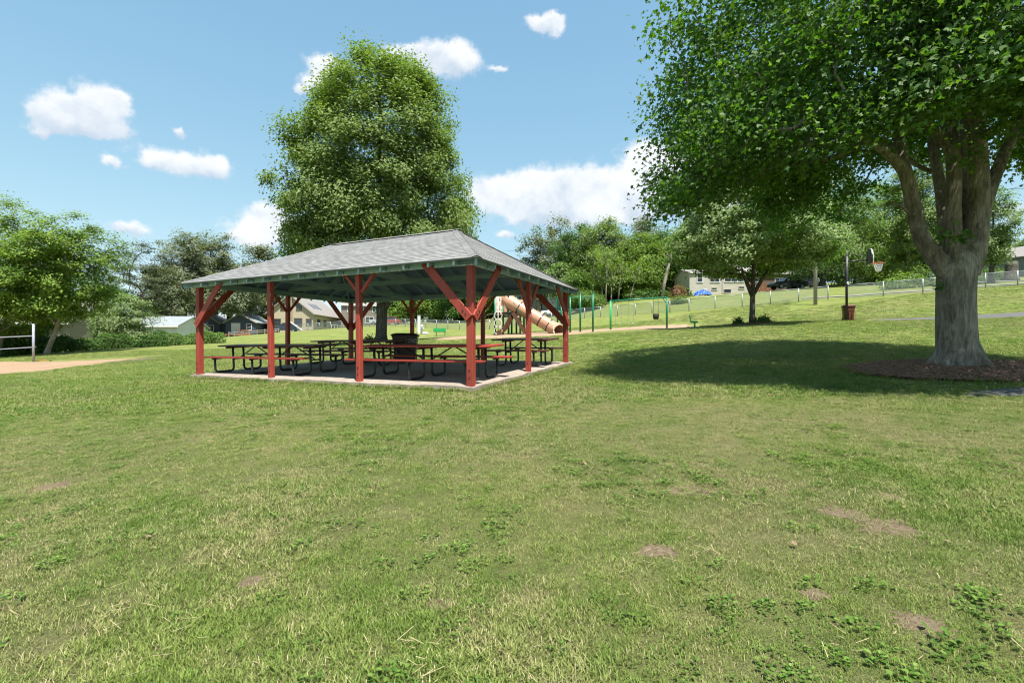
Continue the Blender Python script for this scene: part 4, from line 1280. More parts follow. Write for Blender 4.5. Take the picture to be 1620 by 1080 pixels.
# ---- far trees on the left: (photo x of trunk, distance, crown half-width px, top px, bottom px, kind, seed, label)
FT = 'trees in the background'
def far_tree(name, u, Y, half, top, bot, leafm, barkm, label, seed, n=190, per=130, amp=.30, leafpx=3.1, spreadpx=6.3, shape=TRI, tr=None, lean=0.0, shell=.55, flatten=.65, fat=1.0, group=FT, fork=.78):
    x, _, gz = at(u, Y)
    s = Y / F
    zt = (CY - top) * s - gz; zb = max(0.4, (CY - bot) * s - gz); r = half * s
    h = zt - zb
    prof = [(zb, r * .55), (zb + h * .15, r * .85), (zb + h * .4, r), (zb + h * .65, r * .92), (zb + h * .85, r * .62), (zb + h * .97, r * .25)]
    rt = (tr or (0.028 * zt)) * fat
    trunk = [(0, 0, -.3), (0, 0, .3 * zb), (.01 * zt, .02, zb * .9), (.03 * zt, 0, zb + h * .15), (.02 * zt, .02, zb + h * fork)]
    return make_tree(name, (x, Y, gz), prof, trunk, rt, label, leafm, barkm, n=n, per=per, spread=spreadpx * s, leaf=leafpx * s, shape=shape, seed=seed, amp=amp, shell=shell, flatten=flatten, off=(lean, 0), step=1.6, rtip=.012 * zt / 10, group=group)


far_tree('pine_tree', 222, 78, 42, 378, 492, M['leaf_needle'], M['bark_dark'], 'dusky open pine with dark forked limbs left of the utility pole', 31, n=120, per=90, amp=.45, leafpx=3.0, spreadpx=5.4, shape=LONG, flatten=.42, shell=.85, fat=1.5, fork=.25)
far_tree('poplar_tree', 290, 100, 40, 364, 496, M['leaf_olive'], M['bark'], 'silvery poplar rising above the left end of the pavilion roof', 32, n=210, amp=.38, fork=.35)
far_tree('poplar_tree', 340, 108, 34, 360, 484, M['leaf_olive'], M['bark'], 'tallest silvery poplar behind the navy cottages', 33, n=150, amp=.42, fork=.35)
far_tree('poplar_tree', 412, 112, 34, 378, 500, M['leaf_olive'], M['bark'], 'silvery poplar half hidden by the tall rounded maple', 34, n=150, amp=.4, fork=.35)
far_tree('willow_tree', 362, 95, 46, 432, 494, M['leaf_olive'], M['bark_dark'], 'low silvery willow with thick dark trunk between the navy cottages', 35, n=150, amp=.25, tr=.62, fork=.3)
far_tree('shade_tree', 258, 88, 30, 420, 520, M['leaf_olive'], M['bark'], 'grey green tree behind the white garage', 36, n=130, amp=.3)
far_tree('shade_tree', 150, 70, 40, 420, 530, M['leaf_deep'], M['bark_dark'], 'deep green tree behind the grey house on the left', 37, n=130)
far_tree('shade_tree', 30, 62, 60, 372, 540, M['leaf_deep'], M['bark_dark'], 'dark tree behind the two boxelders on the left', 38, n=160)
far_tree('shade_tree', 446, 116, 20, 470, 520, M['leaf_elder'], M['bark'], 'rounded green tree left of the tan house', 39, n=90)
far_tree('shade_tree', 640, 100, 34, 440, 516, M['leaf_elder'], M['bark_dark'], 'rounded tree right of the tall maple trunk, behind the fence', 40, n=130)
far_tree('shade_tree', 688, 98, 34, 430, 512, M['leaf_elder'], M['bark_dark'], 'wide green tree above the bright green bench', 41, n=150)
far_tree('shade_tree', 735, 92, 34, 436, 508, M['leaf_deep'], M['bark_dark'], 'dark green tree behind the near corner post', 42, n=150)
far_tree('shade_tree', 775, 104, 30, 430, 500, M['leaf_deep'], M['bark_dark'], 'dark tree behind the playground tower', 43, n=120)
# ---- woods on the rise in the middle
far_tree('poplar_tree', 852, 104, 27, 358, 470, M['leaf_olive'], M['bark_pale'], 'wispy grey poplar at the left end of the woods', 51, n=90, per=95, amp=.5, shell=.7)
far_tree('poplar_tree', 884, 110, 26, 340, 450, M['leaf_olive'], M['bark_pale'], 'wispy grey poplar rising above the woods, second from its left end', 52, n=90, per=95, amp=.5, shell=.7)
far_tree('oak_tree', 912, 90, 42, 352, 476, M['leaf_deep'], M['bark_dark'], 'dark green tree in the woods just right of the grey poplars', 53, n=230)
far_tree('oak_tree', 956, 84, 46, 346, 462, M['leaf_mid'], M['bark_dark'], 'broad sunlit tree topping the woods with pale stems below', 54, n=260)
far_tree('poplar_tree', 1018, 100, 34, 342, 450, M['leaf_olive'], M['bark_pale'], 'grey green poplar at the right end of the woods', 55, n=150, amp=.35)
far_tree('oak_tree', 1008, 86, 44, 370, 470, M['leaf_elder'], M['bark_dark'], 'mid green tree in the right half of the woods', 56, n=220)
far_tree('oak_tree', 1052, 88, 40, 366, 466, M['leaf_deep'], M['bark_dark'], 'dark tree left above the beige apartment house', 57, n=200)
far_tree('oak_tree', 1105, 104, 56, 350, 470, M['leaf_deep'], M['bark_dark'], 'dark tree behind the beige apartment house', 58, n=200)
far_tree('oak_tree', 935, 96, 60, 400, 482, M['leaf_deep'], M['bark_dark'], 'shaded tree filling the middle of the woods behind the pale stems', 59, n=220)
far_tree('oak_tree', 1000, 98, 56, 405, 478, M['leaf_deep'], M['bark_dark'], 'shaded tree low in the woods behind the swing set', 60, n=200)
far_tree('sapling', 912, 74, 22, 428, 482, M['leaf_bright'], M['bark_pale'], 'bright green sapling at the left foot of the woods', 61, n=70, per=110, group=None)
far_tree('sapling', 884, 84, 20, 416, 470, M['leaf_small'], M['bark_pale'], 'pale green sapling beside the pavilion roof corner', 62, n=70, per=110, group=None)
far_tree('sapling', 932, 70, 22, 462, 496, M['leaf_bright'], M['bark'], 'rounded yellow green bush behind the green climbing frame', 63, n=80, per=110, group=None, leafpx=2.2)
# pale bare stems in front of the woods
for i, (u, v0, v1, le, du) in enumerate(((938, 410, 480, 76, 2), (953, 438, 484, 75, -2), (958, 420, 490, 72, 3), (967, 440, 488, 73, 1), (978, 424, 484, 75, 6), (996, 436, 486, 72, 12), (1047, 404, 480, 76, 16))):
    b0 = at(u, le); s_ = le / F
    zt = (CY - v0) * s_ - b0[2]
    T = empty('slender_tree', b0, 0, ['slender pale stem at the left of the woods edge', 'thin pale stem, second from the left at the woods edge', 'whitest straight stem before the woods', 'thin straight stem right of the whitest one',
                                      'thin stem leaning right in front of the woods', 'slanting slender tree left of the bucket swing', 'leaning pale trunk left of the beige apartment house'][i], 'tree', 'slender stems at the edge of the woods')
    rr_ = .10 if i < 6 else .26
    mb = MB().tube([(0, 0, -.2), (du * s_ * .25, 0, zt * .35), (du * s_ * .6, 0, zt * .7), (du * s_, 0, zt * 1.05)], [rr_ * 1.2, rr_, rr_ * .85, rr_ * .5], 8)
    rng = np.random.default_rng(300 + i)
    cl = np.array([(du * s_ + rng.normal() * 1.1, rng.normal() * .9, zt + rng.uniform(-.8, 2.4)) for _ in range(16)])
    for c in cl: mb.tube([(du * s_ * .8, 0, zt * .85), tuple((np.array((du * s_ * .9, 0, zt * .95)) + c) / 2), tuple(c)], [.04, .03, .015], 4, cap=False)
    mb.build('trunk', M['bark_pale'], T, smooth=True)
    pos, nrm, sz = crown_leaves(cl, 45, .55, rng, .24, (0, 0, zt), .6)
    o = link(bpy.data.objects.new('crown', leaf_mesh('crown', pos, nrm, sz, OVAL, M['leaf_elder'], rng))); o.parent = T
# ---- trees on the hill right of the young maple
far_tree('shade_tree', 1300, 60, 76, 258, 440, M['leaf_small'], M['bark'], 'large pale green tree with thick trunk behind the utility pole', 71, n=400, per=150, amp=.22, tr=.42, leafpx=2.6, spreadpx=7)
far_tree('shade_tree', 1395, 74, 60, 282, 446, M['leaf_elder'], M['bark_dark'], 'mid green tree behind the basketball backboard', 72, n=280, per=140)
far_tree('shade_tree', 1455, 58, 50, 232, 432, M['leaf_mid'], M['bark'], 'green tree just left of the big maple trunk', 73, n=280, per=140, tr=.40)
far_tree('shade_tree', 1240, 92, 70, 330, 452, M['leaf_deep'], M['bark_dark'], 'dark tree behind the parked pickup', 74, n=220)
far_tree('shade_tree', 1350, 98, 70, 350, 450, M['leaf_deep'], M['bark_dark'], 'shaded tree far behind the basketball pole', 75, n=220)
far_tree('shade_tree', 1568, 44, 30, 296, 420, M['leaf_small'], M['bark'], 'pale leafy tree peeking out right of the big maple trunk', 76, n=140, per=130, amp=.35)
far_tree('shade_tree', 1640, 112, 34, 374, 424, M['leaf_deep'], M['bark_dark'], 'dark round tree above the slate house at the right edge', 77, n=120)
far_tree('shade_tree', 1180, 100, 60, 330, 460, M['leaf_deep'], M['bark_dark'], 'dark tree behind the young maple crown', 78, n=180)


# ---- hedges and shrubs
def shrub(name, base, rx, ry, rz, leafm, label, seed, n=2600, leaf=.12, cat='shrub', group=None, stem=True, shape=OVAL):
    rng = np.random.default_rng(seed)
    T = empty(name, base, 0, label, cat, group)
    d = rng.normal(size=(n, 3)); d /= np.linalg.norm(d, axis=1, keepdims=True); d[:, 2] = np.abs(d[:, 2])
    f = rng.random(n) ** .33
    k = 1 + .16 * np.sin(5 * np.arctan2(d[:, 1], d[:, 0]) + seed) + .12 * np.sin(9 * d[:, 2] + 4 * d[:, 0] + seed)
    pos = d * (f * k)[:, None] * np.array((rx, ry, rz)) + rng.normal(size=(n, 3)) * .05
    pos[:, 2] = np.maximum(pos[:, 2], .03)
    o = link(bpy.data.objects.new('foliage', leaf_mesh('foliage', pos, d + np.array((0, 0, .5)) + rng.normal(size=d.shape) * .5, leaf * rng.uniform(.6, 1.3, n), shape, leafm, rng))); o.parent = T
    if stem:
        m = MB()
        for i in range(7):
            a = i * .9 + seed
            m.tube([(0, 0, -.1), (math.cos(a) * rx * .3, math.sin(a) * ry * .3, rz * .45), (math.cos(a) * rx * .6, math.sin(a) * ry * .6, rz * .8)], [.03, .022, .01], 5)
        m.build('stems', M['bark'], T)
    return T


def hedge(name, pts, w, h, leafm, label, seed, n=14000, leaf=.13):
    rng = np.random.default_rng(seed)
    P = [Vector(p) for p in pts]
    T = empty(name, (P[0].x, P[0].y, g(P[0].x, P[0].y)), 0, label, 'hedge')
    seg = rng.integers(0, len(P) - 1, n); t = rng.random(n)
    A = np.array([(p.x, p.y) for p in P])
    c = A[seg] * (1 - t)[:, None] + A[seg + 1] * t[:, None]
    al = seg + t
    hh = h * (1 + .16 * np.sin(al * 5.1 + seed) + .10 * np.sin(al * 13.7))
    ang = rng.uniform(0, math.pi, n); f = rng.random(n) ** .3
    dx, dz = np.cos(ang) * f, np.sin(ang) * f
    dz = np.sign(dz) * np.abs(dz) ** .8
    dirv = A[-1] - A[0]; dirv = dirv / np.linalg.norm(dirv); nv = np.array((-dirv[1], dirv[0]))
    xy = c + nv * (dx * w / 2)[:, None] * (1 + .15 * np.sin(al * 7.3))[:, None] + rng.normal(size=(n, 2)) * .05
    z = gnd(xy[:, 0], xy[:, 1]) + .04 + dz * hh
    pos = np.stack([xy[:, 0] - T.location.x, xy[:, 1] - T.location.y, z - T.location.z], 1)
    nrm = np.stack([nv[0] * dx, nv[1] * dx, dz + .4], 1) + rng.normal(size=(n, 3)) * .5
    o = link(bpy.data.objects.new('foliage', leaf_mesh('foliage', pos, nrm, leaf * rng.uniform(.6, 1.3, n), OVAL, leafm, rng))); o.parent = T
    m = MB()
    for i in range(len(P) - 1):
        for s in range(6):
            q_ = P[i].lerp(P[i + 1], s / 6)
            lz = g(q_.x, q_.y) - T.location.z
            m.tube([(q_.x - T.location.x, q_.y - T.location.y, lz - .1), (q_.x - T.location.x + R.uniform(-.2, .2), q_.y - T.location.y, lz + h * .7)], [.03, .015], 5)
    m.build('stems', M['bark'], T)
    return T


hedge('hedge', [(X_(64, 40), 40), (X_(130, 42), 42), (X_(200, 44.5), 44.5), (X_(262, 47), 47)], 1.7, 1.25, M['leaf_deep'], 'long dark clipped hedge between the leaning boxelder and the garage', 81, 17000, .14)
hedge('hedge', [(X_(255, 48), 48), (X_(300, 50), 50), (X_(352, 52), 52)], 2.2, 1.15, M['leaf_bright'], 'bright green loose hedge ending behind the left pavilion post', 82, 9000, .15)
shrub('shrub', at(20, 39.5), 2.6, 1.6, 3.0, M['leaf_deep'], 'big dark shrub behind the volleyball net', 83, 7000, .17)
shrub('shrub', at(58, 41.5), 1.5, 1.4, 2.8, M['leaf_deep'], 'tall dark shrub just right of the volleyball post', 84, 4500, .17)
shrub('shrub', at(-45, 39), 3.0, 1.6, 3.2, M['leaf_deep'], 'dark shrub cut off by the left edge', 85, 6000, .17)
shrub('shrub', at(1075, 57), 1.35, 1.1, 1.0, M['leaf_bright'], 'round green shrub on the slope below the red flowers', 86, 1800, .15)
shrub('flowering_shrub', at(1073, 70), 1.3, .9, 1.7, M['flowers'], 'reddish flowering shrub left of the beige apartment house', 87, 1300, .2)
shrub('shrub', at(440, 104), 2.6, 1.6, 2.4, M['leaf_bright'], 'low bright shrub between the navy cottage and the tan house', 88, 2200, .3)
shrub('shrub', at(1430, 45.5), 2.4, 1.0, 1.5, M['leaf_elder'], 'leafy shrub behind the fence left of the big maple trunk', 89, 2600, .17)
shrub('shrub', at(1462, 46), 1.5, 1.0, 2.0, M['leaf_bright'], 'taller bright shrub behind the fence touching the big maple trunk', 90, 2400, .17)
shrub('shrub', at(1570, 62), 2.0, 1.2, 1.8, M['leaf_bright'], 'bright shrub in front of the slate house', 91, 1600, .25)
shrub('shrub', at(1168, 27.0), .28, .25, .42, M['leaf_deep'], 'small weed clump left of the young maple trunk', 92, 420, .12)
shrub('shrub', at(1207, 26.8), .55, .35, .45, M['leaf_deep'], 'low leafy clump right of the young maple trunk', 93, 700, .12)
shrub('shrub', at(584, 31.6), .45, .4, .5, M['leaf_deep'], 'small dark clump beside the maple trunk behind the pavilion', 94, 600, .12)
for k, (u, wpx) in enumerate(((1010, 1.6), (1040, 1.9), (1085, 1.2))):
    shrub('shrub', at(u, 77), 2.6 * wpx * .6, 1.2, 1.5 + .3 * k, M['leaf_deep'], ['low dark shrub at the foot of the woods left of the leaning trunk', 'low dark shrub at the foot of the leaning trunk', 'dark shrub against the corner of the beige apartment house'][k], 95 + k, 1500, .28)

# ------------------------------------------------------------------ fences
def chain_fence(name, pts, label, spacing=2.35, h=1.2):
    """pts: list of (photo x, distance)"""
    P = [Vector((X_(u, Y), Y)) for u, Y in pts]
    S0 = P[0]
    T = empty(name, (S0.x, S0.y, g(S0.x, S0.y)), 0, label, 'fence')
    z0 = T.location.z
    st = [P[0]]
    for i in range(len(P) - 1):
        L = (P[i + 1] - P[i]).length; k = max(1, round(L / spacing))
        for s in range(1, k + 1): st.append(P[i].lerp(P[i + 1], s / k))
    pm = MB().tube([(0, 0, -.1), (0, 0, h + .03)], .042, 8).mesh('post', M['steel'], True)
    loc = [Vector((p.x - S0.x, p.y - S0.y, g(p.x, p.y) - z0)) for p in st]
    for l in loc: inst(pm, 'post', T, l)
    for a, b in zip(loc[:-1], loc[1:]):
        MB().tube([a + Vector((0, 0, h)), b + Vector((0, 0, h))], .028, 6).build('top_rail', M['steel'], T, smooth=True)
        o = MB().add([a + Vector((0, 0, .04)), b + Vector((0, 0, .04)), b + Vector((0, 0, h - .02)), a + Vector((0, 0, h - .02))], [(0, 1, 2, 3)]).build('wire_mesh', M['wire'], T)
        L = (b - a).length
        ul = o.data.uv_layers.new(name='UVMap')
        for i, c in enumerate(((0, 0), (L, 0), (L, h), (0, h))): ul.data[i].uv = c
    return T


chain_fence('chain_link_fence', [(470, 84), (560, 80), (641, 72), (727, 66), (800, 62)], 'chain link fence running behind the tall maple and the bright green bench')
chain_fence('chain_link_fence', [(800, 62), (925, 57), (1005, 53), (1090, 48), (1219, 45), (1310, 43)], 'chain link fence behind the swings and the young maple')
chain_fence('chain_link_fence', [(1338, 42), (1460, 40), (1610, 39), (1760, 38.5)], 'chain link fence up the hill behind the basketball hoop and big maple', 2.2)
# short rail fence by the navy cottages
T = empty('rail_fence', at(362, 83), 0, 'low weathered post and rail fence in front of the navy cottages', 'fence')
loc = [Vector(at(u, 83 + (u - 362) * .03)) - T.location for u in (362, 371, 383, 395, 407, 419, 431, 441)]
for l in loc: MB().box(l.x - .07, l.x + .07, l.y - .07, l.y + .07, l.z - .1, l.z + .85).build('post', M['wood'], T)
for a, b in zip(loc[:-1], loc[1:]):
    for hh in (.38, .70): MB().bar(a + Vector((0, -.09, hh)), b + Vector((0, -.09, hh)), .04, .11).build('rail', M['wood'], T)

# ------------------------------------------------------------------ playground
def playground():
    Y0 = 29.0
    b0 = at(805, Y0)
    T = empty('play_structure', b0, 0, 'playground tower with tan tube slide, green posts and ring climber', 'playground')
    s = Y0 / F
    def L(u, v=None, dy=0.0, z=None):
        Y = Y0 + dy
        x = X_(u, Y)
        return Vector((x - b0[0], dy, (Z_(v, Y) - b0[2]) if v is not None else z))
    def gz(u, dy): Y = Y0 + dy; return g(X_(u, Y), Y) - b0[2]
    for (u, dy, vt) in ((783, .0, 466), (796, 1.3, 470), (804.5, .0, 463), (817, 1.3, 470), (829, .0, 488), (823, 1.6, 488), (809.5, 1.4, 466)):
        MB().tube([L(u, dy=dy, z=gz(u, dy) - .1), L(u, vt, dy)], .062, 10).build('post', M['green'], T, smooth=True)
    pz = L(805, 494).z
    MB().box(L(783, 494).x, L(830, 494).x, 0, 1.5, pz - .10, pz).build('platform', M['brownplastic'], T)
    # panels
    MB().box(L(784.5, 494).x, L(795, 494).x, -.03, .03, pz, pz + 1.0).build('play_panel', M['tanpanel'], T)
    for k in range(3):
        for j in range(3):
            MB().box(L(786 + k * 3, 494).x, L(788 + k * 3, 494).x, -.05, -.03, pz + .18 + j * .27, pz + .34 + j * .27).build('game_tile', M['orange'] if (k + j) % 2 else M['whiteplastic'], T)
    MB().box(L(797, 494).x, L(803, 494).x, -.03, .03, pz, pz + .95).build('play_panel', M['tanpanel'], T)
    MB().box(L(806, 494).x, L(829, 494).x, 1.50, 1.56, pz, pz + .9).build('play_panel', M['tanpanel'], T)
    # tube slide
    pts = [L(801.5, 472, .3), L(806, 478, .1), L(822, 487, -.1), L(838, 496.5, -.25), L(855, 506.5, -.4), L(869, 515, -.5), L(878, 520.5, -.75), L(884.5, 523.5, -1.1)]
    rad = [.47, .44, .385, .385, .385, .385, .38, .39]
    P, Q = [], []
    for i in range(len(pts) - 1):
        for k in range(4): P.append(pts[i].lerp(pts[i + 1], k / 4)); Q.append(rad[i] * (1 - k / 4) + rad[i + 1] * k / 4)
    P.append(pts[-1]); Q.append(rad[-1])
    sl_ = MB().tube(P, Q, 20, cap=False).build('tube_slide', M['tan'], T, smooth=True)
    md = sl_.modifiers.new('shell', 'SOLIDIFY'); md.thickness = .03
    for k in (2, 3, 4, 5):
        c = pts[k] if k < 5 else pts[5]
        d = (pts[min(k + 1, 7)] - pts[k - 1]).normalized()
        MB().tube([c - d * .03, c + d * .03], .405, 20, cap=False).build('joint_ring', M['black'], sl_, smooth=True)
    # exit lip: oval hoop on the cut end
    e = pts[-1]; d = (pts[-1] - pts[-2]).normalized(); sd = d.cross(Vector((0, 0, 1))).normalized(); u_ = sd.cross(d)
    loop = [e + (sd * math.cos(t) + u_ * math.sin(t)) * .40 - d * (.28 * math.sin(t)) for t in [2 * math.pi * i / 20 for i in range(21)]]
    MB().tube(loop, .035, 6).build('exit_lip', M['tanpanel'], sl_, smooth=True)
    hood = L(799, 474, .3)
    MB().box(hood.x - .05, hood.x + .12, hood.y - .48, hood.y + .48, pz, pz + 1.05).build('slide_entry_panel', M['tan'], T, bevel=.02)
    # open chute going down to the left
    c = [L(812, 497, .2), L(806, 508, .0), L(800, 519, -.2), L(793, 527, -.4), L(786, 530, -.5)]
    for k in range(len(c) - 1):
        a, b = c[k], c[k + 1]
        m = MB().bar(a, b, .42, .04, up=(0, 0, 1))
        for s2 in (-1, 1): m.bar(a + Vector((0, s2 * .22, .1)), b + Vector((0, s2 * .22, .1)), .04, .24)
        m.build('open_chute', M['brownplastic'], T)
    # stairs
    for k in range(6):
        a = L(812 + k * 3.2, 497 + k * 5.6, -.25)
        MB().box(a.x, a.x + .30, -.75, .0, a.z - .05, a.z).build('stair_tread', M['brownplastic'], T)
    for dy in (-.78, .03):
        MB().bar(L(811, 494, dy), L(832, 529, dy), .05, .22).build('stair_side', M['brownplastic'], T)
        MB().tube([L(812, 478, dy), L(830, 505, dy)], .022, 6).build('handrail', M['green'], T, smooth=True)
    # ring climber: a pale pole with three hoops
    MB().tube([L(788, dy=-.6, z=gz(788, -.6) - .05), L(788, 468, -.6)], .03, 8).build('climber_pole', M['whiteplastic'], T, smooth=True)
    for v in (499, 511, 523): MB().ring(L(788, v, -.6), .23, .022, 'y', 20, 6).build('climber_hoop', M['whiteplastic'], T, smooth=True)
    for u in (784.3, 791.7): MB().tube([L(u, 470, -.4), L(u, 497, -.4)], .014, 6).build('rope', M['whiteplastic'], T)
    for k in range(5): MB().tube([L(784.3, 472 + k * 5, -.4), L(791.7, 472 + k * 5, -.4)], .014, 6).build('rope', M['whiteplastic'], T)
    # sloping rope net on the left
    for k in range(4):
        MB().tube([L(782, 497 + k * 1.5, .2 + k * .25), L(769.5, 524, .2 + k * .25)], .018, 6).build('net_rope', M['tanpanel'], T)
    for k in range(4):
        f = (k + .5) / 4.5
        MB().tube([L(782 - 12.5 * f, 497 + 27 * f, .2), L(782 - 12.5 * f, 499 + 25.5 * f, .95)], .018, 6).build('net_rope', M['tanpanel'], T)
    MB().tube([L(781, 496, .2), L(770, 498.5, .2)], .03, 6).build('net_bar', M['brownplastic'], T)
    MB().tube([L(783, 474, .0), L(804.5, 471, .0)], .03, 6).build('top_rail', M['green'], T)
    # overhead ladder
    b1 = at(902, 28.5)
    O = empty('overhead_ladder', b1, 0, 'green overhead climbing frame right of the tan tube slide', 'climbing frame')
    def K(u, v, dy): Y = 28.5 + dy; return Vector((X_(u, Y) - b1[0], dy, Z_(v, Y) - b1[2]))
    def kz(u, dy): Y = 28.5 + dy; return g(X_(u, Y), Y) - b1[2]
    for (u, v, dy) in ((882, 470, 1.6), (902, 469, 0), (918, 464, 0.2), (938, 463.5, 0.2), (888, 478, 3.0)):
        p = K(u, v, dy); p0 = Vector((p.x, p.y, kz(u, dy) - .1))
        MB().tube([p0, p], .055, 10).build('post', M['green'], O, smooth=True)
        MB().tube([p, p + Vector((0, 0, .05))], [.07, .03], 10).build('post_cap', M['green'], O, smooth=True)
    MB().tube([K(918, 469.5, .2), K(938, 469, .2)], .035, 8).build('top_bar', M['green'], O)
    MB().tube([K(882, 471, 1.6), K(902, 471, 0)], .035, 8).build('top_bar', M['green'], O)
    MB().tube([K(902, 471, 0), K(918, 470, .2)], .035, 8).build('top_bar', M['green'], O)
    for k in range(4): MB().tube([K(921 + k * 4.5, 469.5, .2), K(921 + k * 4.5, 475, .2)], .02, 6).build('hand_grip', M['green'], O)
    for v in (497, 511): MB().tube([K(882, v, 1.6), K(888, v, 3.0)], .025, 6).build('side_rung', M['green'], O)


playground()


def swings():
    Y = 37.5
    b0 = at(966, Y)
    T = empty('swing_set', b0, 0, 'green swing frame with one long top bar', 'swing set')
    def L(u, v, dy=0.0): return Vector((X_(u, Y + dy) - b0[0], dy, Z_(v, Y + dy) - b0[2]))
    for u, v in ((966, 476), (1055, 470.5)):
        p = L(u, v); MB().tube([(p.x, 0, g(X_(u, Y), Y) - b0[2] - .1), p], .075, 10).build('post', M['brightgreen' if u < 1000 else 'green'], T, smooth=True)
    MB().tube([L(965, 476), L(1056, 470.5)], .065, 10).build('top_bar', M['green'], T, smooth=True)
    for u in (967.5, 1053.5):
        v = 476 - (u - 966) * .0618
        MB().tube([L(u, v + 8), L(u + (6 if u < 1000 else -6), v - .2)], .03, 6).build('corner_brace', M['green'], T)
    def hang(name, u0, u1, vs, label, bucket):
        um = (u0 + u1) / 2; vt = 476 - (um - 966) * .0618 + .8
        pb = Vector(b0) + L(um, vs)
        S1 = empty(name, pb, 0, label, 'swing', 'swings hanging from the frame')
        h = (vs - vt) * Y / F; w = (u1 - u0) / 2 * Y / F
        for s in (-1, 1):
            MB().tube([(s * w * (.9 if bucket else 1), 0, .16 if bucket else 0.02), (s * w * .8, 0, h)], .014, 5).build('chain', M['steel' if not bucket else 'black'], S1)
        if bucket:
            m = MB()
            pts = []
            for k, (z, r_) in enumerate(((-.28, .13), (-.26, .20), (-.05, .24), (.16, .25))):
                pts += [(r_ * math.cos(a), r_ * .8 * math.sin(a), z) for a in [2 * math.pi * i / 14 for i in range(14)]]
            fs = [tuple(range(13, -1, -1))] + [(i * 14 + k, i * 14 + (k + 1) % 14, (i + 1) * 14 + (k + 1) % 14, (i + 1) * 14 + k) for i in range(3) for k in range(14)]
            o = m.add(pts, fs).build('bucket_seat', M['rubber'], S1, smooth=True)
            md = o.modifiers.new('shell', 'SOLIDIFY'); md.thickness = .02
        else:
            m = MB()
            n = 8
            pts = []
            for i in range(n + 1):
                x = -w + 2 * w * i / n; z = .02 - .13 * (1 - ((x / w) ** 2))
                pts += [(x, -.07, z), (x, .07, z)]
            m.add(pts, [(2 * i, 2 * i + 2, 2 * i + 3, 2 * i + 1) for i in range(n)])
            o = m.build('belt_seat', M['whiteplastic'], S1)
            md = o.modifiers.new('thick', 'SOLIDIFY'); md.thickness = .012
    hang('belt_swing', 974, 983, 510.5, 'pale belt swing closest to the left swing post', False)
    hang('belt_swing', 993.5, 1002.5, 510.0, 'pale belt swing in the middle of the swing frame', False)
    hang('bucket_swing', 1033.5, 1042, 499.5, 'black bucket swing near the right swing post', True)


swings()


def bench(loc, rz, label, mat, backless=False):
    T = empty('park_bench', loc, rz, label, 'bench', 'green benches')
    for k in range(3): MB().box(-.80, .80, -.24 + k * .16, -.10 + k * .16, .43, .47).build('seat_slat', mat, T)
    for k in range(3): MB().box(-.80, .80, .26 + k * .015, .30 + k * .015, .50 + k * .145, .635 + k * .145).build('back_slat', mat, T)
    for x in (-.55, .55):
        MB().tube([(x, .0, -.1), (x, .0, .40)], .045, 8).build('leg', mat, T)
        MB().bar((x, -.24, .41), (x, .30, .41), .05, .05).build('seat_bracket', mat, T)
        MB().bar((x, .31, .38), (x, .35, .90), .05, .04, up=(0, 1, 0)).build('back_bracket', mat, T)
    return T


bench(at(697, 57.5), math.pi - .25, 'bright green bench seen from behind the pavilion posts on the lawn', M['brightgreen'])
bench(at(1099, 37.5), math.pi / 2 - .40, 'dark green bench end on beside the swing set', M['green'])

# white post with a small hydrant-like standpipe
T = empty('marker_post', at(663, 62), 0, 'white square post on the lawn left of the bright green bench', 'post')
MB().box(-.17, .17, -.17, .17, -.1, 2.25).build('shaft', M['white'], T, bevel=.02)
MB().box(-.20, .20, -.20, .20, 2.25, 2.32).build('cap', M['white'], T)
T = empty('standpipe', at(667.5, 61), 0, 'small white standpipe at the foot of the white post', 'hydrant')
MB().tube([(0, 0, -.1), (0, 0, .95), (0, 0, 1.05), (0, 0, 1.2)], [.16, .16, .2, .08], 12).build('barrel', M['white'], T, smooth=True)
MB().tube([(-.25, 0, .7), (.25, 0, .7)], .08, 8).build('nozzle', M['white'], T)
MB().tube([(.1, 0, .02), (.6, -.1, .1), (.85, -.1, .03)], [.22, .2, .1], 8).build('stone_base', M['white'], T, smooth=True)

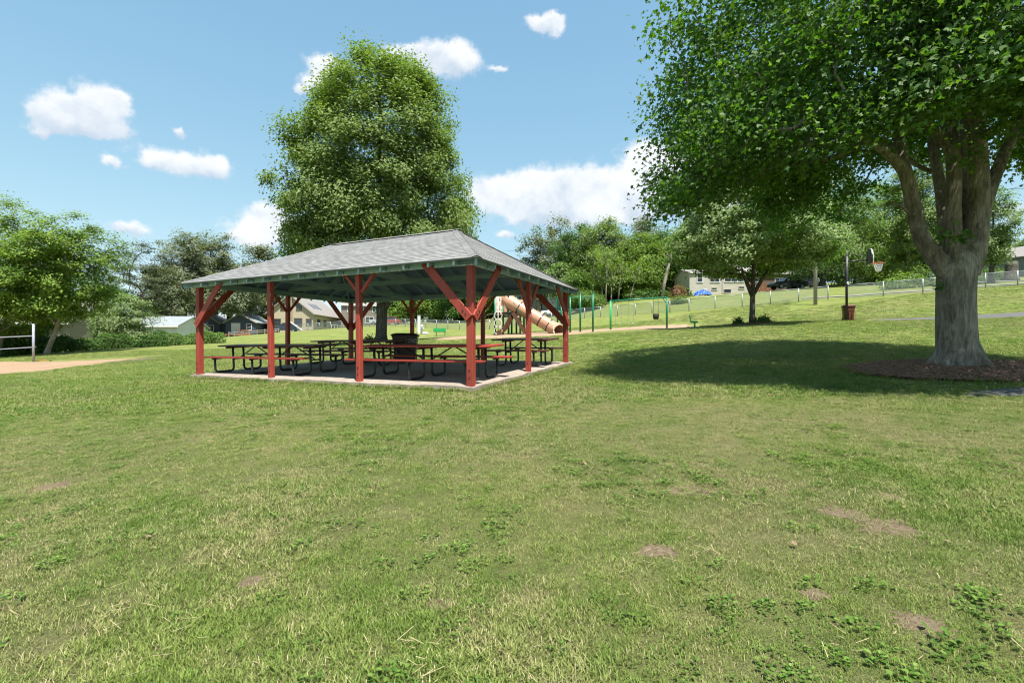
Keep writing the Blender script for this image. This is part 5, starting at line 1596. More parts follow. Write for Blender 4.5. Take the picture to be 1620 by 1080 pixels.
# ------------------------------------------------------------------ basketball hoop
def hoop():
    Y = 26.0
    b0 = at(1339.5, Y)
    T = empty('basketball_hoop', b0, 0, 'black basketball pole with fan backboard and red rim', 'basketball hoop')
    def L(u, v, dy=0.0): return Vector((X_(u, Y + dy) - b0[0], dy, Z_(v, Y + dy) - b0[2]))
    MB().tube([(0, 0, -.1), (0, 0, L(1337.5, 396).z)], .062, 12).build('pole', M['black'], T, smooth=True)
    MB().tube([L(1339, 414), L(1372, 411)], .042, 10).build('arm', M['black'], T, smooth=True)
    MB().tube([L(1339, 398), L(1372, 407)], .010, 6).build('stay_wire', M['steel'], T)
    c = L(1375.5, 416)
    # fan-shaped board turned nearly edge on
    th = math.radians(70)
    prof = [(-.62, -.42), (.62, -.42), (.66, -.1), (.62, .22), (.48, .48), (.25, .63), (0, .68), (-.25, .63), (-.48, .48), (-.62, .22), (-.66, -.1)]
    sc = .75
    m = MB()
    dirv = Vector((math.cos(th), math.sin(th), 0)); nv = Vector((math.sin(th), -math.cos(th), 0))
    n = len(prof)
    vs = [c + dirv * (x * sc) + Vector((0, 0, z * sc + .25)) + nv * o for o in (-.02, .02) for x, z in prof]
    bb = m.add(vs, [tuple(range(n)), tuple(range(2 * n - 1, n - 1, -1))] + [(i, i + n, (i + 1) % n + n, (i + 1) % n) for i in range(n)]).build('backboard', M['black'], T, fixn=True)
    vs = [c + dirv * (x * sc * 1.0) + Vector((0, 0, z * sc + .25)) + nv * .026 for x, z in prof]
    MB().tube(vs + [vs[0]], .022, 6).build('board_edge', M['white'], bb)
    for k in (-.25, .25): MB().bar(c + dirv * k * sc + Vector((0, 0, .0)), c + dirv * k * sc + Vector((0, 0, .6)), .05, .04).build('board_bracket', M['black'], bb)
    rc = c + nv * .40 + Vector((0, 0, -.02))
    MB().ring(rc, .225, .016, 'z', 24, 6).build('rim', M['rim'], T, smooth=True)
    MB().box(rc.x - .36, rc.x - .22, rc.y - .08, rc.y + .08, rc.z - .06, rc.z + .02).build('rim_plate', M['rim'], T)
    m = MB()
    for i in range(12):
        a = 2 * math.pi * i / 12
        for sgn in (-1, 1):
            pts = []
            for k in range(5):
                r_ = .22 - .11 * k / 4
                aa = a + sgn * k * .26
                pts.append(rc + Vector((r_ * math.cos(aa), r_ * math.sin(aa), -.45 * k / 4)))
            m.tube(pts, .008, 4, cap=False)
    o = m.build('net', M['white'], T); o['kind'] = 'stuff'
    # sub-detail: padlocked chain ball seen on the pole
    MB().ring(L(1341.5, 448, -.06), .05, .03, 'y', 12, 6).build('pole_fitting', M['white'], T, smooth=True)


hoop()

# ------------------------------------------------------------------ utility poles and wires
def upole(u, Y, h, r, label, lean=0.0, arm=True):
    b0 = at(u, Y)
    T = empty('utility_pole', b0, 0, label, 'utility pole', 'utility poles')
    MB().tube([(0, 0, -.3), (lean * .5, 0, h * .5), (lean, 0, h)], [r * 1.1, r, r * .8], 12).build('pole', M['pole'], T, smooth=True)
    if arm:
        MB().box(lean - 1.1, lean + 1.1, -.06 - r, .06 - r, h - .75, h - .62).build('crossarm', M['pole'], T)
        for k in (-1, -.4, .4, 1): MB().tube([(lean + k, -r, h - .62), (lean + k, -r, h - .48)], [.05, .03], 8).build('insulator', M['whiteplastic'], T)
    return T


upole(1290, 41, 8.4, .135, 'pale wooden utility pole beside the fence left of the basketball pole')
upole(238, 80, 4.6, .17, 'leaning wooden utility pole stump behind the white garage', lean=-.5, arm=False)


def wire(p, q_, sag, label):
    p, q_ = Vector(p), Vector(q_)
    T = empty('overhead_wire', p, 0, label, 'wire', 'overhead wires')
    pts = [(p.lerp(q_, t / 10) - Vector((0, 0, sag * 4 * (t / 10) * (1 - t / 10)))) - p for t in range(11)]
    MB().tube(pts, .022, 5).build('cable', M['black'], T)


top = at(1290, 41)
wire((top[0] + 1, 40.8, top[2] + 7.9), (X_(1900, 55), 55, Z_(210, 55)), 1.6, 'overhead wire leaving the right side of the pale utility pole')
wire((X_(1540, 60), 60, Z_(300, 60)), (X_(1900, 60), 60, Z_(278, 60)), .4, 'upper dark wire crossing the sky right of the big maple')
wire((X_(1540, 60), 60, Z_(362, 60)), (X_(1900, 60), 60, Z_(340, 60)), .4, 'lowest dark wire crossing the sky above the slate house')
wire((X_(1560, 58), 58, Z_(365, 58)), (X_(1850, 58), 58, Z_(190, 58)), .4, 'slanting dark wire rising to the right picture edge')
wire((top[0] - 1, 40.8, top[2] + 7.6), (X_(700, 120), 120, Z_(400, 120)), 1.0, 'overhead wire leaving the left side of the pale utility pole')


# ------------------------------------------------------------------ buildings
def window(H, x, y, z, w, h, face, glass='glass', mull=1, frame='white', bars=1):
    """window in a wall: frame ring as part, panes and bars beneath it. face: (normal x, normal y)"""
    n = Vector((face[0], face[1], 0)); t = Vector((-n.y, n.x, 0)); c = Vector((x, y, z))
    fw = min(.09, w * .12)
    m = MB()
    def bx(m, a0, a1, z0, z1, o0, o1):
        P = [c + t * a + n * o + Vector((0, 0, zz)) for zz in (z0, z1) for a, o in ((a0, o0), (a1, o0), (a1, o1), (a0, o1))]
        m.add(P, [(3, 2, 1, 0), (4, 5, 6, 7), (0, 1, 5, 4), (1, 2, 6, 5), (2, 3, 7, 6), (3, 0, 4, 7)])
    bx(m, -w / 2 - fw, -w / 2, 0, h, -.02, .06); bx(m, w / 2, w / 2 + fw, 0, h, -.02, .06)
    bx(m, -w / 2 - fw, w / 2 + fw, -fw * 1.3, -.001, -.02, .09); bx(m, -w / 2 - fw, w / 2 + fw, h + .001, h + fw, -.02, .07)
    f = m.build('window', M[frame], H)
    for k in range(mull):
        a0 = -w / 2 + w * k / mull; a1 = a0 + w / mull
        p = MB(); bx(p, a0 + .025, a1 - .025, .02, h - .02, -.02, .02); p.build('pane', M[glass], f)
        if k: p = MB(); bx(p, a0 - .024, a0 + .024, 0, h, -.02, .05); p.build('mullion', M[frame], f)
        if bars: p = MB(); bx(p, a0 + .025, a1 - .025, h * .48, h * .52, .021, .045); p.build('glazing_bar', M[frame], f)
    return f


def uv_roof(o, along):
    ul = o.data.uv_layers.new(name='UVMap')
    for lp in o.data.loops:
        v = o.data.vertices[lp.vertex_index].co
        ul.data[lp.index].uv = (v.dot(along), (v - along * v.dot(along)).length if False else (v.z * 2.2))


def gable(name, loc, rz, w, d, hw, rise, wall, roof, label, ridge='x', ov=.35, cat='house', drop=1.5):
    """w along local x, d along y; front wall faces -y"""
    H = empty(name, loc, rz, label, cat)
    if ridge == 'x':
        poly = [(-d / 2, -drop), (d / 2, -drop), (d / 2, hw), (0, hw + rise), (-d / 2, hw)]
        m = MB(); n = 5
        vs = [(-w / 2, y, z) for y, z in poly] + [(w / 2, y, z) for y, z in poly]
        m.add(vs, [tuple(range(n)), tuple(range(2 * n - 1, n - 1, -1))] + [(i, i + n, (i + 1) % n + n, (i + 1) % n) for i in range(n)]).build('wall', wall, H, fixn=True)
        sl_ = rise / (d / 2)
        for s in (-1, 1):
            e = d / 2 + ov
            a = [(-w / 2 - ov, s * e, hw - ov * sl_ + .03), (w / 2 + ov, s * e, hw - ov * sl_ + .03), (w / 2 + ov, 0, hw + rise + .03), (-w / 2 - ov, 0, hw + rise + .03)]
            b = [(x, y, z + .14) for x, y, z in a]
            o = MB().add(a + b, [(3, 2, 1, 0), (4, 5, 6, 7), (0, 1, 5, 4), (1, 2, 6, 5), (2, 3, 7, 6), (3, 0, 4, 7)]).build('roof', roof, H, fixn=True)
            uv_roof(o, Vector((1, 0, 0)))
            MB().box(-w / 2 - ov, w / 2 + ov, s * (e + .03) - .03, s * (e + .03) + .03, hw - ov * sl_ - .06, hw - ov * sl_ + .16).build('fascia', M['white'], H)
    else:
        poly = [(-w / 2, -drop), (w / 2, -drop), (w / 2, hw), (0, hw + rise), (-w / 2, hw)]
        MB().prism(poly, -d / 2, d / 2).build('wall', wall, H, fixn=True)
        sl_ = rise / (w / 2)
        for s in (-1, 1):
            e = w / 2 + ov
            a = [(s * e, -d / 2 - ov, hw - ov * sl_ + .03), (s * e, d / 2 + ov, hw - ov * sl_ + .03), (0, d / 2 + ov, hw + rise + .03), (0, -d / 2 - ov, hw + rise + .03)]
            b = [(x, y, z + .14) for x, y, z in a]
            o = MB().add(a + b, [(3, 2, 1, 0), (4, 5, 6, 7), (0, 1, 5, 4), (1, 2, 6, 5), (2, 3, 7, 6), (3, 0, 4, 7)]).build('roof', roof, H, fixn=True)
            uv_roof(o, Vector((0, 1, 0)))
            MB().bar((s * e, -d / 2 - ov - .03, hw - ov * sl_ + .06), (0, -d / 2 - ov - .03, hw + rise + .06), .05, .2).build('bargeboard', M['wood'], H)
    return H


def door(H, x, y, w, h, mat, z=0.0):
    f = MB().box(x - w / 2, x + w / 2, y - .05, y - .002, z, z + h).build('door', mat, H)
    MB().box(x - w / 2 - .08, x - w / 2 - .001, y - .07, y, z, z + h).build('door_frame', M['white'], f)
    MB().box(x + w / 2 + .001, x + w / 2 + .08, y - .07, y, z, z + h).build('door_frame', M['white'], f)
    MB().box(x + w * .32, x + w * .40, y - .09, y - .051, z + h * .45, z + h * .49).build('handle', M['steel'], f)


# grey taupe house at the left
b0 = at(98, 55)
Hs = gable('house', b0, -.05, 10.0, 8, 2.9, 2.3, M['s_mauve'], M['shingle_far'], 'taupe house with brown roof behind the boxelders')
window(Hs, -3.9, -4.0, 1.3, 1.0, 1.3, (0, -1), mull=2)
window(Hs, 1.6, -4.0, 1.3, 1.4, 1.2, (0, -1), mull=2)
door(Hs, -1.2, -4.0, .95, 2.05, M['white'])
# white garage
b0 = at(268, 66)
Hs = gable('garage', b0, .06, 6.0, 6.5, 2.1, 1.25, M['s_white'], M['shingle_blue'], 'white garage with blue grey roof behind the hedge', cat='garage')
MB().box(-.62, -.50, -3.36, -3.26, 1.2, 1.42).build('lantern', M['black'], Hs)
MB().box(.2, 2.6, -3.30, -3.252, 0, 2.0).build('garage_door', M['white'], Hs)
# two navy cottages
b0 = at(343, 100)
Hs = gable('cottage', b0, .1, 5.0, 8, 2.6, 1.7, M['s_navy'], M['shingle_blue'], 'navy cottage left of the thick willow trunk', ridge='y')
window(Hs, -.9, -4, 1.0, .9, 1.1, (0, -1), mull=2); window(Hs, .8, -4, 1.0, 1.0, 1.1, (0, -1), mull=2)
MB().box(-2.3, -.1, -5.6, -4.0, 2.05, 2.15).build('porch_roof', M['white'], Hs)
for x in (-2.2, -.2): MB().box(x - .05, x + .05, -5.5, -5.4, 0, 2.05).build('porch_post', M['white'], Hs)
b0 = at(395, 98)
Hs = gable('cottage', b0, .1, 5.6, 8, 2.4, 1.6, M['s_navy'], M['shingle_blue'], 'navy cottage with white glazed doors right of the willow trunk', ridge='y')
window(Hs, -.9, -4, .25, 1.5, 1.9, (0, -1), mull=2, bars=0, glass='s_white'); window(Hs, 1.6, -4, 1.0, .8, 1.0, (0, -1))
MB().box(-2.0, 2.4, -6.0, -4.02, -.2, .1).build('deck', M['deckwood'], Hs)
for k in range(5): MB().box(.4 + k * .45, .5 + k * .45, -5.9, -5.8, .1, .9).build('deck_post', M['deckwood'], Hs)
MB().box(.3, 2.4, -5.95, -5.85, .8, .9).build('deck_rail', M['deckwood'], Hs)
# white shed roof building
b0 = at(428, 118)
Hs = gable('shed', b0, 0, 6.0, 5, 2.3, 1.3, M['s_white'], M['white'], 'white low building between the navy cottage and the tan house', cat='shed')
door(Hs, 1.2, -2.5, .9, 2.0, M['s_grey'])
# tan house
b0 = at(486, 106)
Hs = gable('house', b0, .02, 9.2, 17, 3.3, 3.7, M['s_tan'], M['shingle_far'], 'tan two storey house with skylights seen below the pavilion roof', ridge='y', ov=.45)
for (x, z, w, h, mu) in ((-1.5, 3.9, .8, 1.25, 1), (1.75, 3.9, 1.0, 1.25, 2), (-2.6, .8, 1.3, 1.3, 2), (1.6, .8, 1.5, 1.4, 2), (3.75, .9, 1.0, 1.2, 2)):
    window(Hs, x, -8.5, z, w, h, (0, -1), mull=mu, frame='s_brown')
MB().box(-.45, .45, -8.95, -8.502, -1, 7.5).build('chimney', M['s_tan'], Hs)
for k in range(3):
    x = 2.6; z0 = 3.3 + 3.7 - 3.7 * 2.6 / 4.6 + .25
    MB().bar((1.9, -4.2 + k * 1.7, 5.62), (3.3, -4.2 + k * 1.7, 4.50), .8, .12).build('skylight', M['glass'], Hs)
for (y, z) in ((-5.5, .8), (-2.0, .8), (2.0, .8)):
    window(Hs, 4.6, y, z, 1.5, 1.3, (1, 0), mull=2, frame='s_brown')
MB().box(4.62, 8.2, -8.0, 6.0, -1.4, -.1).build('deck', M['s_brown'], Hs)
for k in range(9): MB().box(8.1, 8.2, -8.0 + k * 1.7, -7.9 + k * 1.7, -.1, .95).build('deck_post', M['white'], Hs)
MB().box(8.08, 8.22, -8.0, 5.8, .95, 1.05).build('deck_rail', M['white'], Hs)
b0 = at(575, 112)
Hs = gable('house', b0, .25, 9, 9, 4.6, 2.6, M['s_mauve'], M['shingle_far'], 'taupe house wing behind the tan house and the maple trunk', ridge='x')
for x in (-2.6, .2, 2.8): window(Hs, x, -4.5, 3.0, 1.1, 1.3, (0, -1), mull=2)
window(Hs, 1.5, -4.5, .6, 1.6, 1.3, (0, -1), mull=2)
# pale blue terrace behind the playground
b0 = at(838, 112)
Hs = gable('terrace_house', b0, -.1, 17.5, 9, 5.0, 2.0, M['s_blue'], M['shingle_blue'], 'pale blue terrace with white windows behind the tube slide')
for x in (-7, -4.6, -2.2, .2, 2.6, 5.0, 7.4):
    window(Hs, x, -4.5, 3.0, 1.2, 1.35, (0, -1), mull=2)
    window(Hs, x, -4.5, .6, 1.2, 1.35, (0, -1), mull=2)
MB().box(-8.7, 8.7, -4.72, -4.51, 2.55, 2.72).build('band_board', M['white'], Hs)
# red barn-like roof left of the playground tower
b0 = at(760, 118)
Hs = gable('house', b0, 0, 9.0, 8, 3.2, 2.4, M['s_white'], M['deckwood'], 'white house with rusty red roof behind the near corner post')
window(Hs, -2, -4, 1, 1.2, 1.3, (0, -1), mull=2); window(Hs, 2, -4, 1, 1.2, 1.3, (0, -1), mull=2)
# beige apartment house
b0 = at(1123, 80)
s_ = 80 / F
Hh = (475 - 437) * s_
Hs = gable('apartment_house', b0, -.04, 88 * s_, 8, Hh, .9, M['s_beige'], M['shingle_far'], 'beige apartment house with white windows left of the young maple', ridge='x', ov=.2, cat='house', drop=2)
xl = lambda u: (u - 1123) * s_
zl = lambda v: (475 - v) * s_
for (u0, u1, v0, v1, mu) in ((1090.5, 1098, 440, 451, 1), (1110, 1123, 442, 451, 2), (1131, 1159, 441, 450.5, 3)):
    window(Hs, xl((u0 + u1) / 2), -4, zl(v1), (u1 - u0) * s_, (v1 - v0) * s_, (0, -1), mull=mu)
for (u0, u1, v0, v1) in ((1112, 1119, 460, 462.5), (1130, 1140, 462.5, 467.5), (1152, 1159.5, 458.5, 461)):
    window(Hs, xl((u0 + u1) / 2), -4, zl(v1), (u1 - u0) * s_, (v1 - v0) * s_, (0, -1), bars=0, frame='s_beige')
f = MB().box(xl(1098.5), xl(1104.5), -4.05, -4.001, 0, zl(461.5)).build('door', M['white'], Hs)
MB().prism([(xl(1101.5) + .24 * math.cos(a), zl(466) + .35 * math.sin(a)) for a in [2 * math.pi * i / 14 for i in range(14)]], -4.09, -4.052).build('door_glass', M['glass'], f, fixn=True)
MB().box(xl(1127.2), xl(1128), -4.12, -4.001, -.5, Hh - .1).build('downpipe', M['s_beige'], Hs)
# stained deck between apartment and young maple
T = empty('wooden_deck', at(1187, 78), 0, 'orange stained wooden deck behind the young maple trunk', 'deck')
z0 = .9
MB().box(-2.0, 3.4, -1.5, 1.5, z0 - .2, z0).build('floor_boards', M['deckwood'], T)
for x in (-1.9, -.6, .7, 2.0, 3.3): MB().box(x - .07, x + .07, -1.5, -1.36, -1, z0 + 1.1).build('post', M['deckwood'], T)
MB().box(-2.0, 3.4, -1.52, -1.40, z0 + 1.0, z0 + 1.1).build('rail', M['deckwood'], T)
for k in range(26): MB().box(-1.85 + k * .2, -1.79 + k * .2, -1.47, -1.42, z0 + .08, z0 + 1.0).build('baluster', M['deckwood'], T)
b0 = at(1192, 86)
Hs = gable('house', b0, 0, 9, 8, 3.6, 2.0, M['s_brown'], M['shingle_far'], 'brown house behind the orange stained deck')
window(Hs, -2, -4, 1.4, 1.4, 1.3, (0, -1), mull=2); window(Hs, 2.4, -4, 1.4, 1.4, 1.3, (0, -1), mull=2)
# blue tarp and carport
T = empty('tarp_heap', at(1112, 73), 0, 'bright blue tarp draped over a heap before the beige apartment house', 'tarp')
rng = np.random.default_rng(7)
vs, fs = [], []
for j in range(9):
    for i in range(13):
        x = -1.3 + 2.6 * i / 12; y = -.7 + 1.4 * j / 8
        z = 1.05 * max(0, 1 - (x / 1.35) ** 2) ** .6 * max(0, 1 - (y / .75) ** 2) ** .5 + .12 * rng.normal() * (1 if 0 < i < 12 and 0 < j < 8 else 0)
        vs.append((x, y, max(0.02, z)))
for j in range(8):
    for i in range(12): a = j * 13 + i; fs.append((a, a + 1, a + 14, a + 13))
MB().add(vs, fs).build('sheet', M['bluetarp'], T)
for k, x in enumerate((-.8, .1, .9)): MB().box(x - .15, x + .15, -.9, -.65, 0, .2).build('weight_block', M['concrete'], T)
b0 = at(1058, 92)
T = empty('carport', b0, 0, 'dark open carport in the shade left of the beige apartment house', 'carport')
MB().box(-4.2, 4.2, -3, 3, 2.7, 2.95).build('roof', M['s_brown'], T)
for x in (-4, 0, 4):
    for y in (-2.8, 2.8): MB().box(x - .1, x + .1, y - .1, y + .1, -1, 2.7).build('post', M['s_brown'], T)
MB().box(-4.1, 4.1, 2.85, 2.95, -.5, 2.7).build('back_wall', M['s_slate'], T)
MB().box(1.6, 4.1, 1.0, 1.2, -.5, 2.6).build('white_panel', M['white'], T)
# slate house right edge
b0 = at(1618, 84)
Hs = gable('house', b0, .25, 8.5, 9, 2.9, 2.2, M['s_slate'], M['shingle_far'], 'slate house at the right edge beyond the fence', ridge='y')
window(Hs, -1.6, -4.5, .9, 1.2, 1.2, (0, -1), mull=2); door(Hs, 1.6, -4.5, .95, 2.05, M['white'])
b0 = at(1586, 118)
Hs = gable('house', b0, .1, 8.5, 9, 5.0, 2.8, M['s_tan'], M['shingle_far'], 'tan house peeking over the leaves right of the big maple', ridge='y')
window(Hs, 0, -4.5, 3.3, 1.2, 1.3, (0, -1), mull=2)
T = empty('tree_stump', at(1600, 48), 0, 'grey cut tree stump behind the fence at the right edge', 'stump')
MB().tube([(0, 0, -.2), (0, 0, .3), (.03, 0, 1.5), (.03, 0, 1.9)], [.75, .55, .48, .46], 14).build('bole', M['bark'], T, smooth=True)
MB().tube([(.03, 0, 1.9), (.03, 0, 1.92)], [.44, .42], 14).build('cut_face', M['wood'], T)
b0 = at(1392, 84)
Hs = gable('shed', b0, 0, 5.5, 4, 2.2, 1.0, M['s_grey'], M['shingle_blue'], 'pale shed under the trees below the basketball net', cat='shed')
door(Hs, -.4, -2, .9, 1.9, M['black'])


# ------------------------------------------------------------------ vehicles
def car(loc, rz, L, h, paint, label, kind='car', cat='car'):
    T = empty('parked_' + kind, loc, rz, label, cat, 'parked vehicles')
    w = 1.8 if kind != 'truck' else 2.3
    if kind == 'pickup':
        body = [(-.5, .30), (.5, .30), (.5, .62), (.46, .64), (.27, .66), (.265, .60), (-.05, .60), (-.05, .62), (-.30, .62), (-.48, .58), (-.5, .45)]
        cab = [(-.27, .62), (-.17, .98), (.02, 1.0), (.06, .61)]
    elif kind == 'car':
        body = [(-.5, .22), (.5, .22), (.5, .52), (.47, .62), (-.20, .63), (-.46, .56), (-.5, .42)]
        cab = [(-.22, .63), (-.08, .97), (.24, 1.0), (.42, .62)]
    else:
        body = [(-.5, .20), (.5, .20), (.5, .40), (-.30, .40), (-.5, .38)]
        cab = None
    def prof(pl, w0, w1, nm, mat, par, bev=.03):
        m = MB()
        n = len(pl)
        ys = (-w0 / 2, w0 / 2)
        vs = [(x * L, -w0 / 2 if z < .7 else -w1 / 2, z * h) for x, z in pl] + [(x * L, w0 / 2 if z < .7 else w1 / 2, z * h) for x, z in pl]
        return m.add(vs, [tuple(range(n)), tuple(range(2 * n - 1, n - 1, -1))] + [(i, i + n, (i + 1) % n + n, (i + 1) % n) for i in range(n)]).build(nm, mat, par, bevel=bev, fixn=True)
    prof(body, w, w, 'body', paint, T)
    if kind == 'truck':
        prof([(-.28, .405), (.5, .405), (.5, 1.0), (-.28, 1.0)], w, w, 'cargo_box', M['white'], T)
        prof([(-.5, .405), (-.30, .405), (-.30, .85), (-.40, .85), (-.5, .6)], w * .92, w * .85, 'cab', paint, T)
        MB().box(-.475 * L, -.42 * L, -w * .40, w * .40, .60 * h, .70 * h).build('windscreen', M['carglass'], T)
        mb = MB()
        for k in range(3): mb.ring((.40 * L - k * .02 * L + k * .16, -w / 2 - .006, .80 * h + (.18 if k == 1 else 0)), .13, .03, 'y', 12, 4)
        mb.build('emblem', M['black'], T)
    elif cab:
        prof(cab, w * .94, w * .74, 'cabin', paint, T)
        c2 = [(x * .93 + (.0075 if kind == 'car' else -.004), z * .97 + .012) for x, z in cab]
        prof(c2, w * .95, w * .765, 'window_glass', M['carglass'], T, .0)
    for sx in (-.31, .31):
        for sy in (-1, 1):
            wh = MB().tube([(sx * L, sy * (w / 2 - .22), .33), (sx * L, sy * (w / 2 + .01), .33)], .33, 18).build('wheel', M['rubber'], T, smooth=False)
            MB().tube([(sx * L, sy * (w / 2 + .008), .33), (sx * L, sy * (w / 2 + .02), .33)], .19, 14).build('rim', M['steel'], wh)
    for sy in (-1, 1):
        MB().box(-.503 * L, -.49 * L, sy * w * .34 - .16, sy * w * .34 + .16, .46 * h, .52 * h).build('headlight', M['whiteplastic'], T)
        MB().box(.495 * L, .504 * L, sy * w * .38 - .1, sy * w * .38 + .1, .45 * h, .55 * h).build('tail_light', M['rim'], T)
    return T


car(at(1246, 64), .05, 4.6, 1.6, car_paint('car_black', (.012, .013, .016)), 'black parked car under the trees left of the utility pole')
car(at(1272, 69), math.pi + .05, 5.4, 1.85, car_paint('car_charcoal', (.03, .034, .04)), 'charcoal pickup parked behind the black car by the utility pole', 'pickup', 'pickup')
car(at(874, 84), .1, 4.4, 1.5, car_paint('car_white', (.62, .63, .64)), 'white parked car behind the tube slide')
car(at(893, 92), math.pi - .1, 6.2, 3.5, car_paint('truck_white', (.66, .66, .65)), 'white box truck with black emblem behind the climbing frame', 'truck', 'truck')
car(at(616, 90), .1, 4.4, 1.5, car_paint('car_red', (.28, .03, .025)), 'red parked car right of the tall maple trunk')
car(at(603, 97), .1, 4.4, 1.6, car_paint('car_silver', (.42, .44, .47)), 'silver parked car half behind the tall maple trunk')
car(at(452, 92), .2, 5.0, 1.9, car_paint('car_navy', (.02, .03, .05)), 'dark blue vehicle parked left of the tan house')
# boat-trailer like ramp beside the van
T = empty('loading_ramp', at(466, 90), .2, 'pale slanting loading ramp beside the dark blue vehicle', 'ramp')
MB().bar((-1.2, -.5, 2.2), (1.6, -.5, .1), .12, .12).build('side_rail', M['white'], T)
MB().bar((-1.2, .5, 2.2), (1.6, .5, .1), .12, .12).build('side_rail', M['white'], T)
for k in range(6): MB().bar((-1.0 + k * .45, -.5, 2.05 - k * .34), (-1.0 + k * .45, .5, 2.05 - k * .34), .08, .05).build('rung', M['steel'], T)
# green-lidded bins by the truck
for k, (u, lab) in enumerate(((916, 'black wheeled bin between the climbing frame posts'), (924, 'black wheeled bin right of its twin behind the climbing frame'))):
    make_bin('wheeled_bin', at(u, 72), 0, .8, .75, 1.15, M['black'], lab)

# ------------------------------------------------------------------ grass, weeds and litter on the lawn (real blades, instanced)
def proto_mesh(name, mat, blades, h, spread, wid, rng, lean=.5, flat=False):
    vs, fs = [], []
    for _ in range(blades):
        a = rng.uniform(0, 6.283); r_ = spread * math.sqrt(rng.random())
        x, y = r_ * math.cos(a), r_ * math.sin(a)
        b = rng.uniform(0, 6.283); dx, dy = math.cos(b), math.sin(b)
        hh = h * rng.uniform(.5, 1.25); ln = lean * hh * rng.uniform(.2, 1.5)
        w = wid * rng.uniform(.7, 1.3)
        px_, py_ = -dy * w / 2, dx * w / 2
        i = len(vs)
        vs += [(x - px_, y - py_, -.004), (x + px_, y + py_, -.004), (x + dx * ln * .4 - px_ * .8, y + dy * ln * .4 - py_ * .8, hh * .6), (x + dx * ln * .4 + px_ * .8, y + dy * ln * .4 + py_ * .8, hh * .6), (x + dx * ln, y + dy * ln, hh)]
        fs += [(i, i + 1, i + 3, i + 2), (i + 2, i + 3, i + 4)]
    return MB().add(vs, fs).mesh(name, mat)


def weed_mesh(name, mat, leaves, r_, size, rng, rise=.03):
    vs, fs = [], []
    for _ in range(leaves):
        a = rng.uniform(0, 6.283); d = r_ * rng.random() ** .6
        c = Vector((d * math.cos(a), d * math.sin(a), .012 + rise * rng.random()))
        b = a + rng.normal() * .6; t = Vector((math.cos(b), math.sin(b), rng.uniform(-.1, .45))).normalized()
        s = t.cross(Vector((0, 0, 1))).normalized() * size * .42 * rng.uniform(.8, 1.2); L = size * rng.uniform(.7, 1.25)
        up = Vector((0, 0, size * .12))
        i = len(vs)
        vs += [c, c + t * L * .35 + s + up, c + t * L * .75 + s * .8 + up, c + t * L, c + t * L * .75 - s * .8 + up, c + t * L * .35 - s + up, c + t * L * .5]
        fs += [(i, i + 1, i + 6), (i + 1, i + 2, i + 6), (i + 2, i + 3, i + 6), (i + 3, i + 4, i + 6), (i + 4, i + 5, i + 6), (i + 5, i, i + 6)]
    return MB().add(vs, fs).mesh(name, mat)


def scatter(name, protos, pts, scale, label, cat):
    """one object whose geometry nodes set a prototype on every point"""
    n = len(pts)
    coll = bpy.data.collections.new(name + '_kinds')
    for k, me in enumerate(protos):
        coll.objects.link(bpy.data.objects.new(f'{name}_kind_{k:02d}', me))
    me = bpy.data.meshes.new(name)
    me.vertices.add(n)
    me.vertices.foreach_set('co', np.ascontiguousarray(pts, dtype=np.float32).ravel())
    at_ = me.attributes.new('sc', 'FLOAT', 'POINT'); at_.data.foreach_set('value', np.asarray(scale, dtype=np.float32))
    at_ = me.attributes.new('yaw', 'FLOAT', 'POINT'); at_.data.foreach_set('value', NR.uniform(0, 6.283, n).astype(np.float32))
    at_ = me.attributes.new('kind_index', 'INT', 'POINT'); at_.data.foreach_set('value', NR.integers(0, len(protos), n).astype(np.int32))
    o = link(bpy.data.objects.new(name, me))
    t = bpy.data.node_groups.new(name + '_nodes', 'GeometryNodeTree')
    t.interface.new_socket('Geometry', in_out='INPUT', socket_type='NodeSocketGeometry')
    t.interface.new_socket('Geometry', in_out='OUTPUT', socket_type='NodeSocketGeometry')
    q = NT(t)
    gi, go = q.n('NodeGroupInput'), q.n('NodeGroupOutput')
    ip = q.n('GeometryNodeInstanceOnPoints'); ci = q.n('GeometryNodeCollectionInfo')
    ci.inputs['Collection'].default_value = coll
    ci.inputs['Separate Children'].default_value = True; ci.inputs['Reset Children'].default_value = True
    mp = q.n('GeometryNodeMeshToPoints')
    def attr(nm, typ):
        a = q.n('GeometryNodeInputNamedAttribute'); a.data_type = typ; a.inputs[0].default_value = nm
        return a.outputs['Attribute']
    cb = q.n('ShaderNodeCombineXYZ'); q.put(cb.inputs[2], attr('yaw', 'FLOAT'))
    t.links.new(gi.outputs[0], mp.inputs['Mesh']); t.links.new(mp.outputs[0], ip.inputs['Points'])
    t.links.new(ci.outputs[0], ip.inputs['Instance']); ip.inputs['Pick Instance'].default_value = True
    t.links.new(attr('kind_index', 'INT'), ip.inputs['Instance Index'])
    e2r = q.n('FunctionNodeEulerToRotation'); t.links.new(cb.outputs[0], e2r.inputs[0])
    t.links.new(e2r.outputs[0], ip.inputs['Rotation'])
    t.links.new(attr('sc', 'FLOAT'), ip.inputs['Scale'])
    t.links.new(ip.outputs[0], go.inputs[0])
    md = o.modifiers.new('scatter', 'NODES'); md.node_group = t
    return tag(o, label, cat, kind='stuff')


def vnoise(x, y, f, seed):
    """smooth value noise in numpy, 0..1"""
    rg = np.random.default_rng(seed); tab = rg.random((64, 64))
    x = x * f; y = y * f
    i, j = np.floor(x).astype(int), np.floor(y).astype(int)
    u, v = x - i, y - j
    u, v = u * u * (3 - 2 * u), v * v * (3 - 2 * v)
    T_ = lambda a, b: tab[a % 64, b % 64]
    return (T_(i, j) * (1 - u) + T_(i + 1, j) * u) * (1 - v) + (T_(i, j + 1) * (1 - u) + T_(i + 1, j + 1) * u) * v


